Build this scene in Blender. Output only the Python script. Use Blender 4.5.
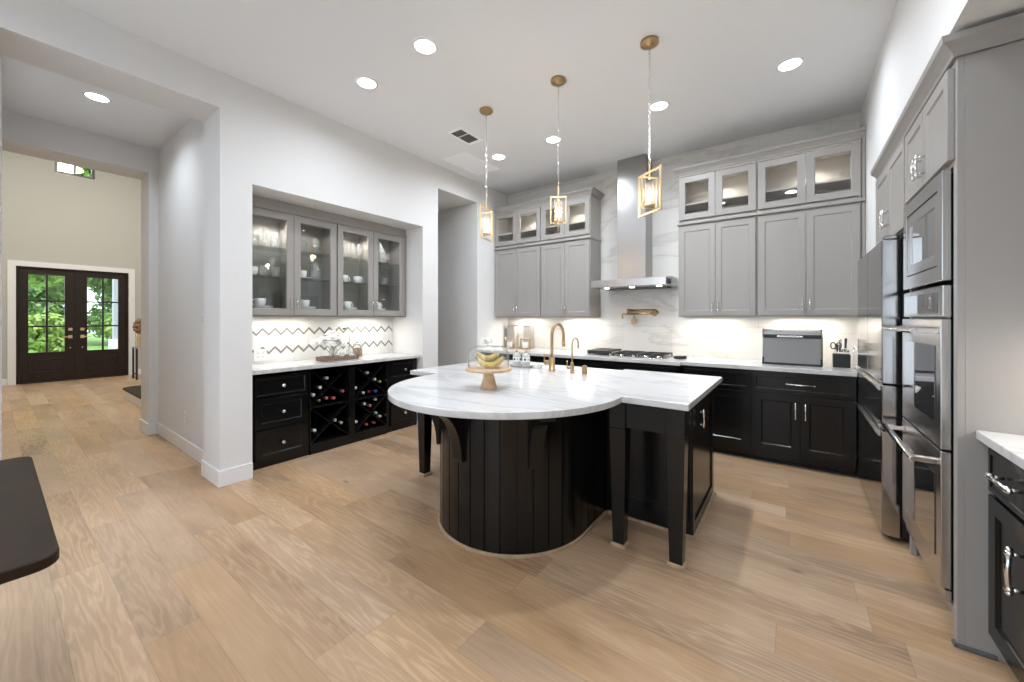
import bpy, bmesh, math, random
from mathutils import Vector, Matrix
random.seed(11)
sc = bpy.context.scene
for o in list(bpy.data.objects): bpy.data.objects.remove(o)
COL = sc.collection
PI = math.pi

# ------------------------------------------------------------------ camera
EYE = 1.37
YAW = math.atan2(281, 383)
cam = bpy.data.cameras.new('camera'); co = bpy.data.objects.new('camera', cam); COL.objects.link(co)
co.location = (0, 0, EYE); co.rotation_euler = (PI/2, 0, YAW)
cam.sensor_fit = 'HORIZONTAL'; cam.sensor_width = 36; cam.lens = 383/1024*36
cam.shift_y = -22.5/1024; cam.clip_start = .02; cam.clip_end = 200
sc.camera = co

# ------------------------------------------------------------------ world, sun, exposure
w = bpy.data.worlds.new('world'); sc.world = w; w.use_nodes = True
nt = w.node_tree; nt.nodes.clear()
bg = nt.nodes.new('ShaderNodeBackground'); out = nt.nodes.new('ShaderNodeOutputWorld')
tc = nt.nodes.new('ShaderNodeTexCoord'); sp = nt.nodes.new('ShaderNodeSeparateXYZ'); rp = nt.nodes.new('ShaderNodeValToRGB')
nt.links.new(tc.outputs['Generated'], sp.inputs[0])
mr = nt.nodes.new('ShaderNodeMapRange'); mr.inputs[1].default_value = -1; mr.inputs[2].default_value = 1
nt.links.new(sp.outputs['Z'], mr.inputs[0]); nt.links.new(mr.outputs[0], rp.inputs[0])
rp.color_ramp.elements[0].color = (.57, .635, .70, 1); rp.color_ramp.elements[0].position = .35
rp.color_ramp.elements[1].color = (.82, .92, 1.04, 1); rp.color_ramp.elements[1].position = .65
nt.links.new(rp.outputs[0], bg.inputs[0]); bg.inputs[1].default_value = 2.7
nt.links.new(bg.outputs[0], out.inputs[0])
sun = bpy.data.lights.new('sun', 'SUN'); sun.energy = 2.5; sun.angle = .02; sun.color = (1, .95, .85)
so = bpy.data.objects.new('sun', sun); COL.objects.link(so); so.location = (0, 8, 12)
so.rotation_euler = Vector((-.25, -.7, -.66)).to_track_quat('-Z', 'Y').to_euler()
sc.view_settings.view_transform = 'Standard'; sc.view_settings.look = 'None'
sc.view_settings.gamma = 1; sc.view_settings.use_curve_mapping = False
sc.view_settings.exposure = 0.66

def area(loc, size, energy, direction=(0, 0, -1), color=(.87, .96, 1.08), size_y=None, spread=PI, shape=None):
    l = bpy.data.lights.new('lamp_light', 'AREA'); l.energy = energy; l.color = color; l.size = size
    l.shape = shape or ('RECTANGLE' if size_y else 'DISK')
    if size_y: l.size_y = size_y
    l.spread = spread
    o = bpy.data.objects.new('lamp_light', l); COL.objects.link(o); o.location = loc
    o.rotation_euler = Vector(direction).to_track_quat('-Z', 'Y').to_euler()
    return o
def spot(loc, energy, direction=(0, 0, -1), angle=100, color=(1, .95, .87), r=.02):
    l = bpy.data.lights.new('lamp_light', 'SPOT'); l.energy = energy; l.color = color; l.spot_size = math.radians(angle); l.spot_blend = .6
    l.shadow_soft_size = r
    o = bpy.data.objects.new('lamp_light', l); COL.objects.link(o); o.location = loc
    o.rotation_euler = Vector(direction).to_track_quat('-Z', 'Y').to_euler()
    return o

ZC = 3.38
# recessed downlights (fixtures in view are built further down; unseen ones added for light)
DOWN = [(-2.93, 1.9), (-2.19, 1.9), (-1.02, 1.9), (-.02, 1.9), (-2.95, 3.74), (-2.17, 3.74), (-1.02, 3.74), (-.02, 3.74), (-2.6, -.2), (-.6, -.2)]
for (x, y) in DOWN: area((x, y, ZC-.03), .15, (4.5 if x > -.1 else 13.5) if x > -1.1 else 9 if y > 3 else 6, spread=2.9)
area((-5.09, .575, ZC-.03), .15, 6, spread=2.6)
# strips under the wall cabinets
for (x, yy, e, sx) in ((-3.3, 4.86, 2.6, .45), (-2.4, 4.86, 2.6, .4), (-.75, 4.86, 2.6, .45), (.08, 4.86, 2.6, .5)):
    area((x, yy, 1.372), sx, e, color=(1, .93, .82), size_y=.05)
for yy in (1.8, 2.72): area((-4.2, yy, 1.372), .05, 1.9, color=(1, .95, .86), size_y=.5)
# pucks inside the glazed cabinets
for x in (-3.2, -2.42, -.62, .16): spot((x, 4.8, 2.93), 5, angle=150)
for yy in (1.66, 2.04, 2.55, 2.96): spot((-4.18, yy, 2.365), 6 if yy in (1.66, 2.55) else 1.5, angle=150)
for x in (-1.9, -1.58, -1.26): spot((x, 4.62, 1.742), 3.0, angle=110)
# added fill light for the foyer, no fixture, above the view
area((-9.6, 1.0, 5.6), 1.2, 150, color=(1, .99, .93))

# ------------------------------------------------------------------ materials
def mat(name, col, rough=.5, metal=0., spec=.5, trans=0., ior=1.45, emit=None, es=0., alpha=1., coat=0., noise=None, bump=None):
    m = bpy.data.materials.new(name); m.use_nodes = True
    n = m.node_tree; b = n.nodes['Principled BSDF']
    b.inputs['Base Color'].default_value = (*col, 1); b.inputs['Roughness'].default_value = rough
    b.inputs['Metallic'].default_value = metal; b.inputs['Specular IOR Level'].default_value = spec
    b.inputs['Transmission Weight'].default_value = trans; b.inputs['IOR'].default_value = ior
    b.inputs['Coat Weight'].default_value = coat
    if emit: b.inputs['Emission Color'].default_value = (*emit, 1); b.inputs['Emission Strength'].default_value = es
    if noise or bump:
        t = n.nodes.new('ShaderNodeTexCoord')
    if noise:
        sc_, amt = noise
        tx = n.nodes.new('ShaderNodeTexNoise'); tx.inputs['Scale'].default_value = sc_; tx.inputs['Detail'].default_value = 4
        n.links.new(t.outputs['Object'], tx.inputs['Vector'])
        r = n.nodes.new('ShaderNodeValToRGB')
        r.color_ramp.elements[0].position = .3; r.color_ramp.elements[1].position = .7
        r.color_ramp.elements[0].color = (*[c*(1-amt) for c in col], 1); r.color_ramp.elements[1].color = (*[min(1, c*(1+amt)) for c in col], 1)
        n.links.new(tx.outputs['Fac'], r.inputs[0]); n.links.new(r.outputs[0], b.inputs['Base Color'])
    if bump:
        bs, bd = bump
        tx = n.nodes.new('ShaderNodeTexNoise'); tx.inputs['Scale'].default_value = bs; tx.inputs['Detail'].default_value = 3
        n.links.new(t.outputs['Object'], tx.inputs['Vector'])
        bp = n.nodes.new('ShaderNodeBump'); bp.inputs['Distance'].default_value = bd; bp.inputs['Strength'].default_value = .6
        n.links.new(tx.outputs['Fac'], bp.inputs['Height']); n.links.new(bp.outputs[0], b.inputs['Normal'])
    return m

M = {}
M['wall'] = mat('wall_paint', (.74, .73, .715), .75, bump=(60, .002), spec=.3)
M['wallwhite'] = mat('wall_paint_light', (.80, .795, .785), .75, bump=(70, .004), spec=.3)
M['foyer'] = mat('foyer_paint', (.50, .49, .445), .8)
M['ceil'] = mat('ceiling_paint', (.80, .81, .82), .9)
M['trim'] = mat('white_trim_paint', (.80, .80, .80), .35)
M['black'] = mat('black_lacquer', (.006, .006, .006), .2, spec=.4)
M['blackin'] = mat('black_interior', (.006, .006, .007), .6, spec=.2)
M['gray'] = mat('grey_cabinet_paint', (.335, .314, .292), .4)
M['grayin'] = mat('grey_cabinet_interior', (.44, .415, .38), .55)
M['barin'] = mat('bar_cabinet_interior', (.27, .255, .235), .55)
M['steel'] = mat('brushed_steel', (.52, .51, .50), .26, metal=1., noise=(3, .04))
M['steelr'] = mat('polished_steel', (.36, .352, .347), .13, metal=1.)
M['chimsteel'] = mat('brushed_chimney_steel', (.37, .36, .355), .3, metal=1.)
M['satin'] = mat('satin_grey_steel', (.26, .255, .25), .42, metal=.85)
M['chrome'] = mat('polished_chrome', (.85, .85, .85), .1, metal=1.)
M['brass'] = mat('brushed_brass', (.44, .305, .16), .3, metal=1.)
M['gold'] = mat('satin_gold', (.84, .68, .45), .35, metal=1.)
M['darkglass'] = mat('oven_glass', (.02, .02, .022), .04, spec=1.0, coat=1.)
M['cast'] = mat('cast_iron', (.02, .02, .021), .5)
M['plasticblk'] = mat('black_plastic', (.012, .012, .012), .35)
M['white'] = mat('white_ceramic', (.82, .82, .80), .15)
M['plate'] = mat('white_plastic', (.80, .79, .77), .4)
M['doorwood'] = mat('dark_espresso_wood', (.018, .010, .007), .35, noise=(9, .3))
M['tablewood'] = mat('dark_walnut_wood', (.028, .017, .010), .5, spec=.18, noise=(5, .25))
M['oakpale'] = mat('pale_oak', (.62, .42, .25), .5, noise=(30, .15))
M['shoe'] = mat('oak_shoe_moulding', (.44, .315, .20), .5, noise=(20, .15))
M['banana'] = mat('banana_skin', (.52, .37, .07), .5, noise=(26, .5))
M['bananatip'] = mat('banana_tip', (.06, .035, .015), .7)
M['leaf'] = mat('leaf_green', (.09, .20, .03), .5, noise=(3, .5))
M['leafy'] = mat('leaf_yellow_green', (.22, .36, .05), .5, noise=(3, .4))
M['bark'] = mat('tree_bark', (.16, .13, .10), .9)
M['grass'] = mat('lawn_grass', (.12, .24, .04), .9, noise=(4, .4))
M['concrete'] = mat('porch_concrete', (.45, .44, .42), .85)
M['siding'] = mat('house_siding', (.42, .46, .50), .7)
M['petal'] = mat('white_petals', (.85, .83, .78), .6)
M['potpourri'] = mat('dried_mix', (.25, .16, .09), .8, noise=(60, .7))
M['wicker'] = mat('woven_tray', (.22, .14, .10), .7, noise=(80, .6))
M['wine'] = mat('dark_bottle_glass', (.008, .012, .008), .08, spec=.7)
M['cap_w'] = mat('white_capsule', (.75, .74, .70), .3)
M['cap_p'] = mat('pink_capsule', (.62, .16, .17), .35)
M['cap_g'] = mat('gold_capsule', (.45, .36, .14), .35, metal=.6)
M['cap_b'] = mat('blue_capsule', (.12, .14, .45), .35)
M['cap_r'] = mat('dark_red_capsule', (.22, .03, .04), .35)
M['lamp'] = mat('lit_diffuser', (1, 1, 1), .5, emit=(1, .97, .92), es=9)
M['bulb'] = mat('glowing_bulb', (1, .9, .7), .5, emit=(1, .72, .36), es=40)
M['puck'] = mat('lit_puck', (1, 1, 1), .5, emit=(1, .95, .85), es=8)
M['gap'] = mat('matt_black', (.01, .01, .01), .8)  # near-black base colour for shoe mouldings and the knife slot plate
M['mirror'] = mat('mirror_tile', (.36, .345, .33), .2, metal=.4)
M['soaplabel'] = mat('black_label', (.015, .015, .018), .5)
M['soap'] = mat('pale_soap', (.80, .80, .70), .2, trans=.4)
M['napkin'] = mat('white_cloth', (.82, .82, .80), .8)
M['filter'] = mat('vent_dark', (.12, .12, .12), .7)
M['vent'] = mat('white_vent_enamel', (.93, .93, .93), .4)

def glassmat(name, col=(.985, .99, .99), op=.0, rough=.02, milk=0., edge=.9):
    # thin clear glass: mostly transparent, a little mirror reflection
    m = bpy.data.materials.new(name); m.use_nodes = True; n = m.node_tree; n.nodes.clear()
    o = n.nodes.new('ShaderNodeOutputMaterial'); mx = n.nodes.new('ShaderNodeMixShader')
    t = n.nodes.new('ShaderNodeBsdfTransparent'); g = n.nodes.new('ShaderNodeBsdfGlossy'); f = n.nodes.new('ShaderNodeLayerWeight')
    t.inputs[0].default_value = (*col, 1); g.inputs['Roughness'].default_value = rough; g.inputs[0].default_value = (.95, .95, .95, 1)
    pw = n.nodes.new('ShaderNodeMath'); pw.operation = 'POWER'; pw.inputs[1].default_value = 4
    n.links.new(f.outputs['Facing'], pw.inputs[0])
    tm_ = n.nodes.new('ShaderNodeMixRGB'); tm_.inputs[1].default_value = (*col, 1); tm_.inputs[2].default_value = (*[c*edge for c in col], 1)
    n.links.new(pw.outputs[0], tm_.inputs[0]); n.links.new(tm_.outputs[0], t.inputs[0])
    ad = n.nodes.new('ShaderNodeMath'); ad.operation = 'MULTIPLY_ADD'; ad.inputs[1].default_value = .7; ad.inputs[2].default_value = .04+op; ad.use_clamp = True
    n.links.new(pw.outputs[0], ad.inputs[0])
    n.links.new(ad.outputs[0], mx.inputs[0]); n.links.new(t.outputs[0], mx.inputs[1]); n.links.new(g.outputs[0], mx.inputs[2])
    last = mx.outputs[0]
    if milk:
        d = n.nodes.new('ShaderNodeBsdfDiffuse'); d.inputs[0].default_value = (.9, .92, .92, 1); m2 = n.nodes.new('ShaderNodeMixShader'); m2.inputs[0].default_value = milk
        n.links.new(last, m2.inputs[1]); n.links.new(d.outputs[0], m2.inputs[2]); last = m2.outputs[0]
    n.links.new(last, o.inputs[0]); return m
M['glass'] = glassmat('clear_glass', op=.03, milk=.05, edge=.35)
M['pane'] = glassmat('window_pane')
M['crystal'] = glassmat('cut_crystal', (.96, .97, .97), op=.1, rough=.08, milk=.11, edge=.5)
M['shelfglass'] = glassmat('glass_shelf', (.80, .85, .84), op=.04)

def veined(name, base, vein, scale, rough, thresh=.5, width=.06, rot=.5, grout=None, stretch=(1, 1, 1)):
    m = bpy.data.materials.new(name); m.use_nodes = True; n = m.node_tree; b = n.nodes['Principled BSDF']
    b.inputs['Roughness'].default_value = rough
    t = n.nodes.new('ShaderNodeTexCoord'); mp = n.nodes.new('ShaderNodeMapping')
    mp.inputs['Rotation'].default_value = (0, rot, 0.15); mp.inputs['Scale'].default_value = stretch
    n.links.new(t.outputs['Object'], mp.inputs[0])
    a = n.nodes.new('ShaderNodeTexNoise'); a.inputs['Scale'].default_value = scale; a.inputs['Detail'].default_value = 6; a.inputs['Roughness'].default_value = .55; a.inputs['Distortion'].default_value = 1.0
    n.links.new(mp.outputs[0], a.inputs['Vector'])
    s = n.nodes.new('ShaderNodeMath'); s.operation = 'SUBTRACT'; s.inputs[1].default_value = thresh
    ab = n.nodes.new('ShaderNodeMath'); ab.operation = 'ABSOLUTE'
    n.links.new(a.outputs['Fac'], s.inputs[0]); n.links.new(s.outputs[0], ab.inputs[0])
    r = n.nodes.new('ShaderNodeValToRGB'); r.color_ramp.elements[0].position = 0; r.color_ramp.elements[1].position = width
    r.color_ramp.elements[0].color = (*vein, 1); r.color_ramp.elements[1].color = (*base, 1)
    n.links.new(ab.outputs[0], r.inputs[0])
    last = r.outputs[0]
    if grout:
        br = n.nodes.new('ShaderNodeTexBrick'); br.offset = .5
        br.inputs['Scale'].default_value = 1; br.inputs['Mortar Size'].default_value = .0022; br.inputs['Brick Width'].default_value = grout[0]; br.inputs['Row Height'].default_value = grout[1]
        br.inputs['Color1'].default_value = (1, 1, 1, 1); br.inputs['Color2'].default_value = (.97, .97, .97, 1); br.inputs['Mortar'].default_value = (.80, .79, .77, 1)
        sx = n.nodes.new('ShaderNodeSeparateXYZ'); cx = n.nodes.new('ShaderNodeCombineXYZ')
        n.links.new(t.outputs['Object'], sx.inputs[0])
        n.links.new(sx.outputs[grout[2]], cx.inputs[0]); n.links.new(sx.outputs[2], cx.inputs[1]); n.links.new(cx.outputs[0], br.inputs['Vector'])
        mu = n.nodes.new('ShaderNodeMixRGB'); mu.blend_type = 'MULTIPLY'; mu.inputs[0].default_value = 1
        n.links.new(last, mu.inputs[1]); n.links.new(br.outputs['Color'], mu.inputs[2]); last = mu.outputs[0]
    n.links.new(last, b.inputs['Base Color']); return m
M['quartz'] = veined('white_quartz', (.64, .635, .625), (.54, .53, .52), 1.3, .13, width=.05, rot=.2, stretch=(.7, 2.5, 1))
M['marble'] = veined('marble_tile', (.72, .70, .665), (.60, .575, .54), .9, .22, width=.03, rot=.55, grout=(.61, .305, 0), stretch=(.55, 1, 2.2))
M['whitetile'] = veined('white_tile', (.78, .775, .75), (.72, .71, .69), 1.2, .2, grout=(.3, .15, 1))

def floor_mat():
    m = bpy.data.materials.new('oak_planks'); m.use_nodes = True; n = m.node_tree; L = n.links.new; b = n.nodes['Principled BSDF']
    t = n.nodes.new('ShaderNodeTexCoord'); s = n.nodes.new('ShaderNodeSeparateXYZ'); L(t.outputs['Object'], s.inputs[0])
    def math_(op, a, bb=None, c=None):
        q = n.nodes.new('ShaderNodeMath'); q.operation = op
        for i, v in enumerate((a, bb, c)):
            if v is None: continue
            if isinstance(v, (int, float)): q.inputs[i].default_value = v
            else: L(v, q.inputs[i])
        return q.outputs[0]
    PW, PL = .19, 1.5
    yr = math_('DIVIDE', s.outputs[1], PW); row = math_('FLOOR', yr); fy = math_('FRACT', yr)
    wn = n.nodes.new('ShaderNodeTexWhiteNoise'); wn.noise_dimensions = '1D'; L(row, wn.inputs['W'])
    xo = math_('MULTIPLY_ADD', wn.outputs['Value'], 7.3, math_('DIVIDE', s.outputs[0], PL)); colm = math_('FLOOR', xo); fx = math_('FRACT', xo)
    cid = n.nodes.new('ShaderNodeCombineXYZ'); L(row, cid.inputs[0]); L(colm, cid.inputs[1])
    w2 = n.nodes.new('ShaderNodeTexWhiteNoise'); w2.noise_dimensions = '2D'; L(cid.outputs[0], w2.inputs['Vector'])
    # grain coordinates, shifted per plank
    gx = math_('MULTIPLY_ADD', w2.outputs['Value'], 37., s.outputs[0]); gy = math_('MULTIPLY_ADD', w2.outputs['Value'], 91., s.outputs[1])
    gc = n.nodes.new('ShaderNodeCombineXYZ'); L(gx, gc.inputs[0]); L(gy, gc.inputs[1])
    mp = n.nodes.new('ShaderNodeMapping'); mp.inputs['Scale'].default_value = (.75, 8, 1); L(gc.outputs[0], mp.inputs[0])
    n1 = n.nodes.new('ShaderNodeTexNoise'); n1.inputs['Scale'].default_value = 1.0; n1.inputs['Detail'].default_value = 4; n1.inputs['Distortion'].default_value = .25; L(mp.outputs[0], n1.inputs['Vector'])
    # cathedral rings: sine of the noise field
    ring = math_('SINE', math_('MULTIPLY', n1.outputs['Fac'], 80.)); ring = math_('POWER', math_('MULTIPLY_ADD', ring, .5, .5), 2.2)
    mp2 = n.nodes.new('ShaderNodeMapping'); mp2.inputs['Scale'].default_value = (4, 90, 1); L(gc.outputs[0], mp2.inputs[0])
    n2 = n.nodes.new('ShaderNodeTexNoise'); n2.inputs['Scale'].default_value = 1; n2.inputs['Detail'].default_value = 3; L(mp2.outputs[0], n2.inputs['Vector'])
    mp3 = n.nodes.new('ShaderNodeMapping'); mp3.inputs['Scale'].default_value = (1.1, 3.5, 1); L(gc.outputs[0], mp3.inputs[0])
    n3 = n.nodes.new('ShaderNodeTexNoise'); n3.inputs['Scale'].default_value = 1.3; n3.inputs['Detail'].default_value = 2; L(mp3.outputs[0], n3.inputs['Vector'])
    w4 = n.nodes.new('ShaderNodeTexWhiteNoise'); w4.noise_dimensions = '3D'
    c4 = n.nodes.new('ShaderNodeCombineXYZ'); L(row, c4.inputs[0]); L(colm, c4.inputs[1]); c4.inputs[2].default_value = 9.7; L(c4.outputs[0], w4.inputs['Vector'])
    r = n.nodes.new('ShaderNodeValToRGB'); e = r.color_ramp.elements
    e[0].position = 0.; e[0].color = (.262, .168, .102, 1); e[1].position = 1.; e[1].color = (.60, .425, .28, 1)
    k = e.new(.35); k.color = (.41, .272, .168, 1); k = e.new(.7); k.color = (.505, .345, .217, 1)
    f1 = math_('MULTIPLY_ADD', w2.outputs['Value'], .40, math_('MULTIPLY', ring, math_('MULTIPLY_ADD', w4.outputs['Value'], .28, .06)))
    f2 = math_('MULTIPLY_ADD', n2.outputs['Fac'], .42, f1); f3 = math_('ADD', math_('MULTIPLY_ADD', math_('SUBTRACT', n3.outputs['Fac'], .5), .95, f2), .0)
    L(f3, r.inputs[0])
    # greyer planks
    hs = n.nodes.new('ShaderNodeHueSaturation'); L(r.outputs[0], hs.inputs['Color'])
    w3 = n.nodes.new('ShaderNodeTexWhiteNoise'); w3.noise_dimensions = '3D'
    c3 = n.nodes.new('ShaderNodeCombineXYZ'); L(row, c3.inputs[0]); L(colm, c3.inputs[1]); c3.inputs[2].default_value = 4.2; L(c3.outputs[0], w3.inputs['Vector'])
    L(math_('MULTIPLY_ADD', w3.outputs['Value'], .2, .95), hs.inputs['Saturation'])
    # knots
    vo = n.nodes.new('ShaderNodeTexVoronoi'); vo.inputs['Scale'].default_value = 1.0; mp4 = n.nodes.new('ShaderNodeMapping'); mp4.inputs['Scale'].default_value = (1.1, 2.6, 1); L(gc.outputs[0], mp4.inputs[0]); L(mp4.outputs[0], vo.inputs['Vector'])
    kn = n.nodes.new('ShaderNodeMapRange'); kn.inputs[1].default_value = .02; kn.inputs[2].default_value = .06; kn.inputs[3].default_value = .55; kn.inputs[4].default_value = 1; L(vo.outputs['Distance'], kn.inputs[0])
    mk = n.nodes.new('ShaderNodeMixRGB'); mk.blend_type = 'MULTIPLY'; mk.inputs[0].default_value = 1; L(hs.outputs[0], mk.inputs[1])
    ck = n.nodes.new('ShaderNodeCombineXYZ'); [L(kn.outputs[0], ck.inputs[i]) for i in range(3)]; L(ck.outputs[0], mk.inputs[2])
    # seams
    ey = math_('MINIMUM', fy, math_('SUBTRACT', 1., fy)); ex = math_('MULTIPLY', math_('MINIMUM', fx, math_('SUBTRACT', 1., fx)), PL/PW)
    ee = math_('MINIMUM', ex, ey)
    sm = n.nodes.new('ShaderNodeMapRange'); sm.inputs[1].default_value = .004; sm.inputs[2].default_value = .016; sm.inputs[3].default_value = .80; sm.inputs[4].default_value = 1; L(ee, sm.inputs[0])
    cs = n.nodes.new('ShaderNodeCombineXYZ'); [L(sm.outputs[0], cs.inputs[i]) for i in range(3)]
    ms = n.nodes.new('ShaderNodeMixRGB'); ms.blend_type = 'MULTIPLY'; ms.inputs[0].default_value = 1; L(mk.outputs[0], ms.inputs[1]); L(cs.outputs[0], ms.inputs[2])
    L(ms.outputs[0], b.inputs['Base Color'])
    b.inputs['Roughness'].default_value = .38; b.inputs['Specular IOR Level'].default_value = .42
    bp = n.nodes.new('ShaderNodeBump'); bp.inputs['Distance'].default_value = .0015; bp.inputs['Strength'].default_value = .5
    L(math_('ADD', sm.outputs[0], math_('MULTIPLY', ring, .08)), bp.inputs['Height']); L(bp.outputs[0], b.inputs['Normal'])
    return m
M['floor'] = floor_mat()

# ------------------------------------------------------------------ mesh helpers
class MB:
    """collects shapes into one mesh; local frame: a = along, b = out, c = up"""
    def __init__(s, org=(0, 0, 0), a=(1, 0), b=(0, 1)):
        s.v = []; s.f = []; s.sm = []; s.o = org; s.a = a; s.b = b
    def T(s, p):
        return (s.o[0]+p[0]*s.a[0]+p[1]*s.b[0], s.o[1]+p[0]*s.a[1]+p[1]*s.b[1], s.o[2]+p[2])
    def add(s, vs, fs, smooth=False):
        k = len(s.v); s.v += [s.T(p) for p in vs]; s.f += [tuple(i+k for i in f) for f in fs]; s.sm += [smooth]*len(fs); return s
    def box(s, x0, x1, y0, y1, z0, z1):
        x0, x1 = sorted((x0, x1)); y0, y1 = sorted((y0, y1)); z0, z1 = sorted((z0, z1))
        return s.add([(x, y, z) for z in (z0, z1) for y in (y0, y1) for x in (x0, x1)],
                     [(0, 2, 3, 1), (4, 5, 7, 6), (0, 1, 5, 4), (2, 6, 7, 3), (0, 4, 6, 2), (1, 3, 7, 5)])
    def taper(s, cx, cy, z0, z1, w0, w1, d0=None, d1=None):
        d0 = d0 or w0; d1 = d1 or w1
        vs = []
        for z, w_, d_ in ((z0, w0, d0), (z1, w1, d1)):
            vs += [(cx+i*w_/2, cy+j*d_/2, z) for j in (-1, 1) for i in (-1, 1)]
        return s.add(vs, [(0, 2, 3, 1), (4, 5, 7, 6), (0, 1, 5, 4), (2, 6, 7, 3), (0, 4, 6, 2), (1, 3, 7, 5)])
    def prism(s, poly, z0, z1):
        n = len(poly); vs = [(x, y, z0) for x, y in poly]+[(x, y, z1) for x, y in poly]
        return s.add(vs, [tuple(range(n-1, -1, -1)), tuple(range(n, 2*n))]+[(i, (i+1) % n, n+(i+1) % n, n+i) for i in range(n)])
    def extr(s, poly, a0, a1):
        """profile in (b, c) extruded along a"""
        n = len(poly); vs = [(a0, x, z) for x, z in poly]+[(a1, x, z) for x, z in poly]
        return s.add(vs, [tuple(range(n-1, -1, -1)), tuple(range(n, 2*n))]+[(i, (i+1) % n, n+(i+1) % n, n+i) for i in range(n)])
    def lathe(s, prof, c=(0, 0, 0), n=24, axis='z', close=True):
        vs = []; m = len(prof)
        for r, z in prof:
            for i in range(n):
                t = 2*PI*i/n; p = (r*math.cos(t), r*math.sin(t), z)
                if axis == 'x': p = (p[2], p[0], p[1])
                if axis == 'y': p = (p[0], p[2], p[1])
                vs.append((c[0]+p[0], c[1]+p[1], c[2]+p[2]))
        fs = [(j*n+i, j*n+(i+1) % n, (j+1)*n+(i+1) % n, (j+1)*n+i) for j in range(m-1) for i in range(n)]
        s.add(vs, fs, True)
        if close:
            k = len(s.v)-len(vs)
            s.f += [tuple(k+i for i in range(n-1, -1, -1)), tuple(k+(m-1)*n+i for i in range(n))]; s.sm += [False, False]
        return s
    def cyl(s, p0, p1, r0, r1=None, n=12): return s.tube([p0, p1], [r0, r0 if r1 is None else r1], n)
    def tube(s, path, r, n=10, closed=False, cap=True):
        P = [Vector(p) for p in path]; m = len(P); R = r if isinstance(r, (list, tuple)) else [r]*m
        vs = []; up = None
        for i in range(m):
            if closed: d = P[(i+1) % m]-P[i-1]
            else: d = P[min(i+1, m-1)]-P[max(i-1, 0)]
            d.normalize()
            if up is None:
                up = Vector((0, 0, 1)) if abs(d.z) < .9 else Vector((1, 0, 0))
            x = up.cross(d); x.normalize(); y = d.cross(x); up = y
            for k in range(n):
                t = 2*PI*k/n; q = P[i]+x*R[i]*math.cos(t)+y*R[i]*math.sin(t); vs.append(tuple(q))
        fs = [(i*n+k, i*n+(k+1) % n, ((i+1) % m)*n+(k+1) % n, ((i+1) % m)*n+k) for i in range(m if closed else m-1) for k in range(n)]
        s.add(vs, fs, True)
        if not closed and cap:
            k0 = len(s.v)-len(vs); s.f += [tuple(k0+i for i in range(n-1, -1, -1)), tuple(k0+(m-1)*n+i for i in range(n))]; s.sm += [False, False]
        return s
    def ball(s, c, r, n=12, m=8, sc3=(1, 1, 1)):
        prof = [(max(r*math.sin(PI*j/m), r*.001), -r*math.cos(PI*j/m)) for j in range(m+1)]
        k = len(s.v); t = MB(); t.lathe(prof, n=n)
        vs = [(c[0]+p[0]*sc3[0], c[1]+p[1]*sc3[1], c[2]+p[2]*sc3[2]) for p in t.v]
        k = len(s.v); s.v += [s.T(p) for p in vs]; s.f += [tuple(i+k for i in f) for f in t.f]; s.sm += t.sm; return s
    def shaker(s, a0, a1, c0, c1, b0=0., d=.02, rail=.06, rec=.009, ch=.008, glass=False):
        """door slab with a recessed centre (or an opening when glass)"""
        def ring(i, b_): return [(a0+i, b_, c0+i), (a1-i, b_, c0+i), (a1-i, b_, c1-i), (a0+i, b_, c1-i)]
        L = [ring(0, b0), ring(0, b0+d), ring(rail, b0+d), ring(rail+ch, b0+d-rec)]
        if glass: L.append(ring(rail+ch, b0))
        vs = [p for l in L for p in l]; fs = []
        for j in range(len(L)-1):
            for i in range(4): fs.append((j*4+i, j*4+(i+1) % 4, (j+1)*4+(i+1) % 4, (j+1)*4+i))
        if glass:
            j = len(L)-1
            for i in range(4): fs.append((j*4+i, j*4+(i+1) % 4, (i+1) % 4, i))
        else:
            j = len(L)-1; fs += [(j*4, j*4+1, j*4+2, j*4+3), (3, 2, 1, 0)]
        return s.add(vs, fs)
    def frame(s, a0, a1, c0, c1, t, b0, b1):
        s.box(a0, a0+t, b0, b1, c0, c1); s.box(a1-t, a1, b0, b1, c0, c1); s.box(a0+t, a1-t, b0, b1, c0, c0+t); s.box(a0+t, a1-t, b0, b1, c1-t, c1); return s
    def build(s, name, m, parent=None, bev=0., seg=2):
        me = bpy.data.meshes.new(name)
        off = Vector(ROOT.get(parent.name, (0, 0, 0))) if parent else Vector((0, 0, 0))
        me.from_pydata([tuple(Vector(p)-off) for p in s.v], [], s.f)
        bm = bmesh.new(); bm.from_mesh(me); bmesh.ops.recalc_face_normals(bm, faces=bm.faces)
        bm.to_mesh(me); bm.free()
        for p, q in zip(me.polygons, s.sm): p.use_smooth = q
        me.materials.append(M[m] if isinstance(m, str) else m)
        o = bpy.data.objects.new(name, me); COL.objects.link(o)
        if parent: o.parent = parent; ROOT[o.name] = tuple(off)
        if bev:
            b = o.modifiers.new('bevel', 'BEVEL'); b.width = bev; b.segments = seg; b.limit_method = 'ANGLE'; b.angle_limit = math.radians(40)
        return o
ROOT = {}
def tag(o, label=None, cat=None, group=None):
    if label: o['label'] = label
    if cat: o['category'] = cat
    if group: o['group'] = group
    return o
def thing(name, loc, label, cat, group=None):
    o = bpy.data.objects.new(name, None); COL.objects.link(o); o.location = loc; o.empty_display_size = .05
    ROOT[o.name] = tuple(loc); return tag(o, label, cat, group)
def struct(o): o['kind'] = 'structure'; return o
def copy_tree(o, loc, rz=0., label=None, group=None):
    c = o.copy(); COL.objects.link(c); c.location = loc; c.rotation_euler = (0, 0, rz); tag(c, label, None, group)
    for ch in o.children:
        d = ch.copy(); COL.objects.link(d); d.parent = c
        for g in ch.children:
            e = g.copy(); COL.objects.link(e); e.parent = d
    return c
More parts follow.
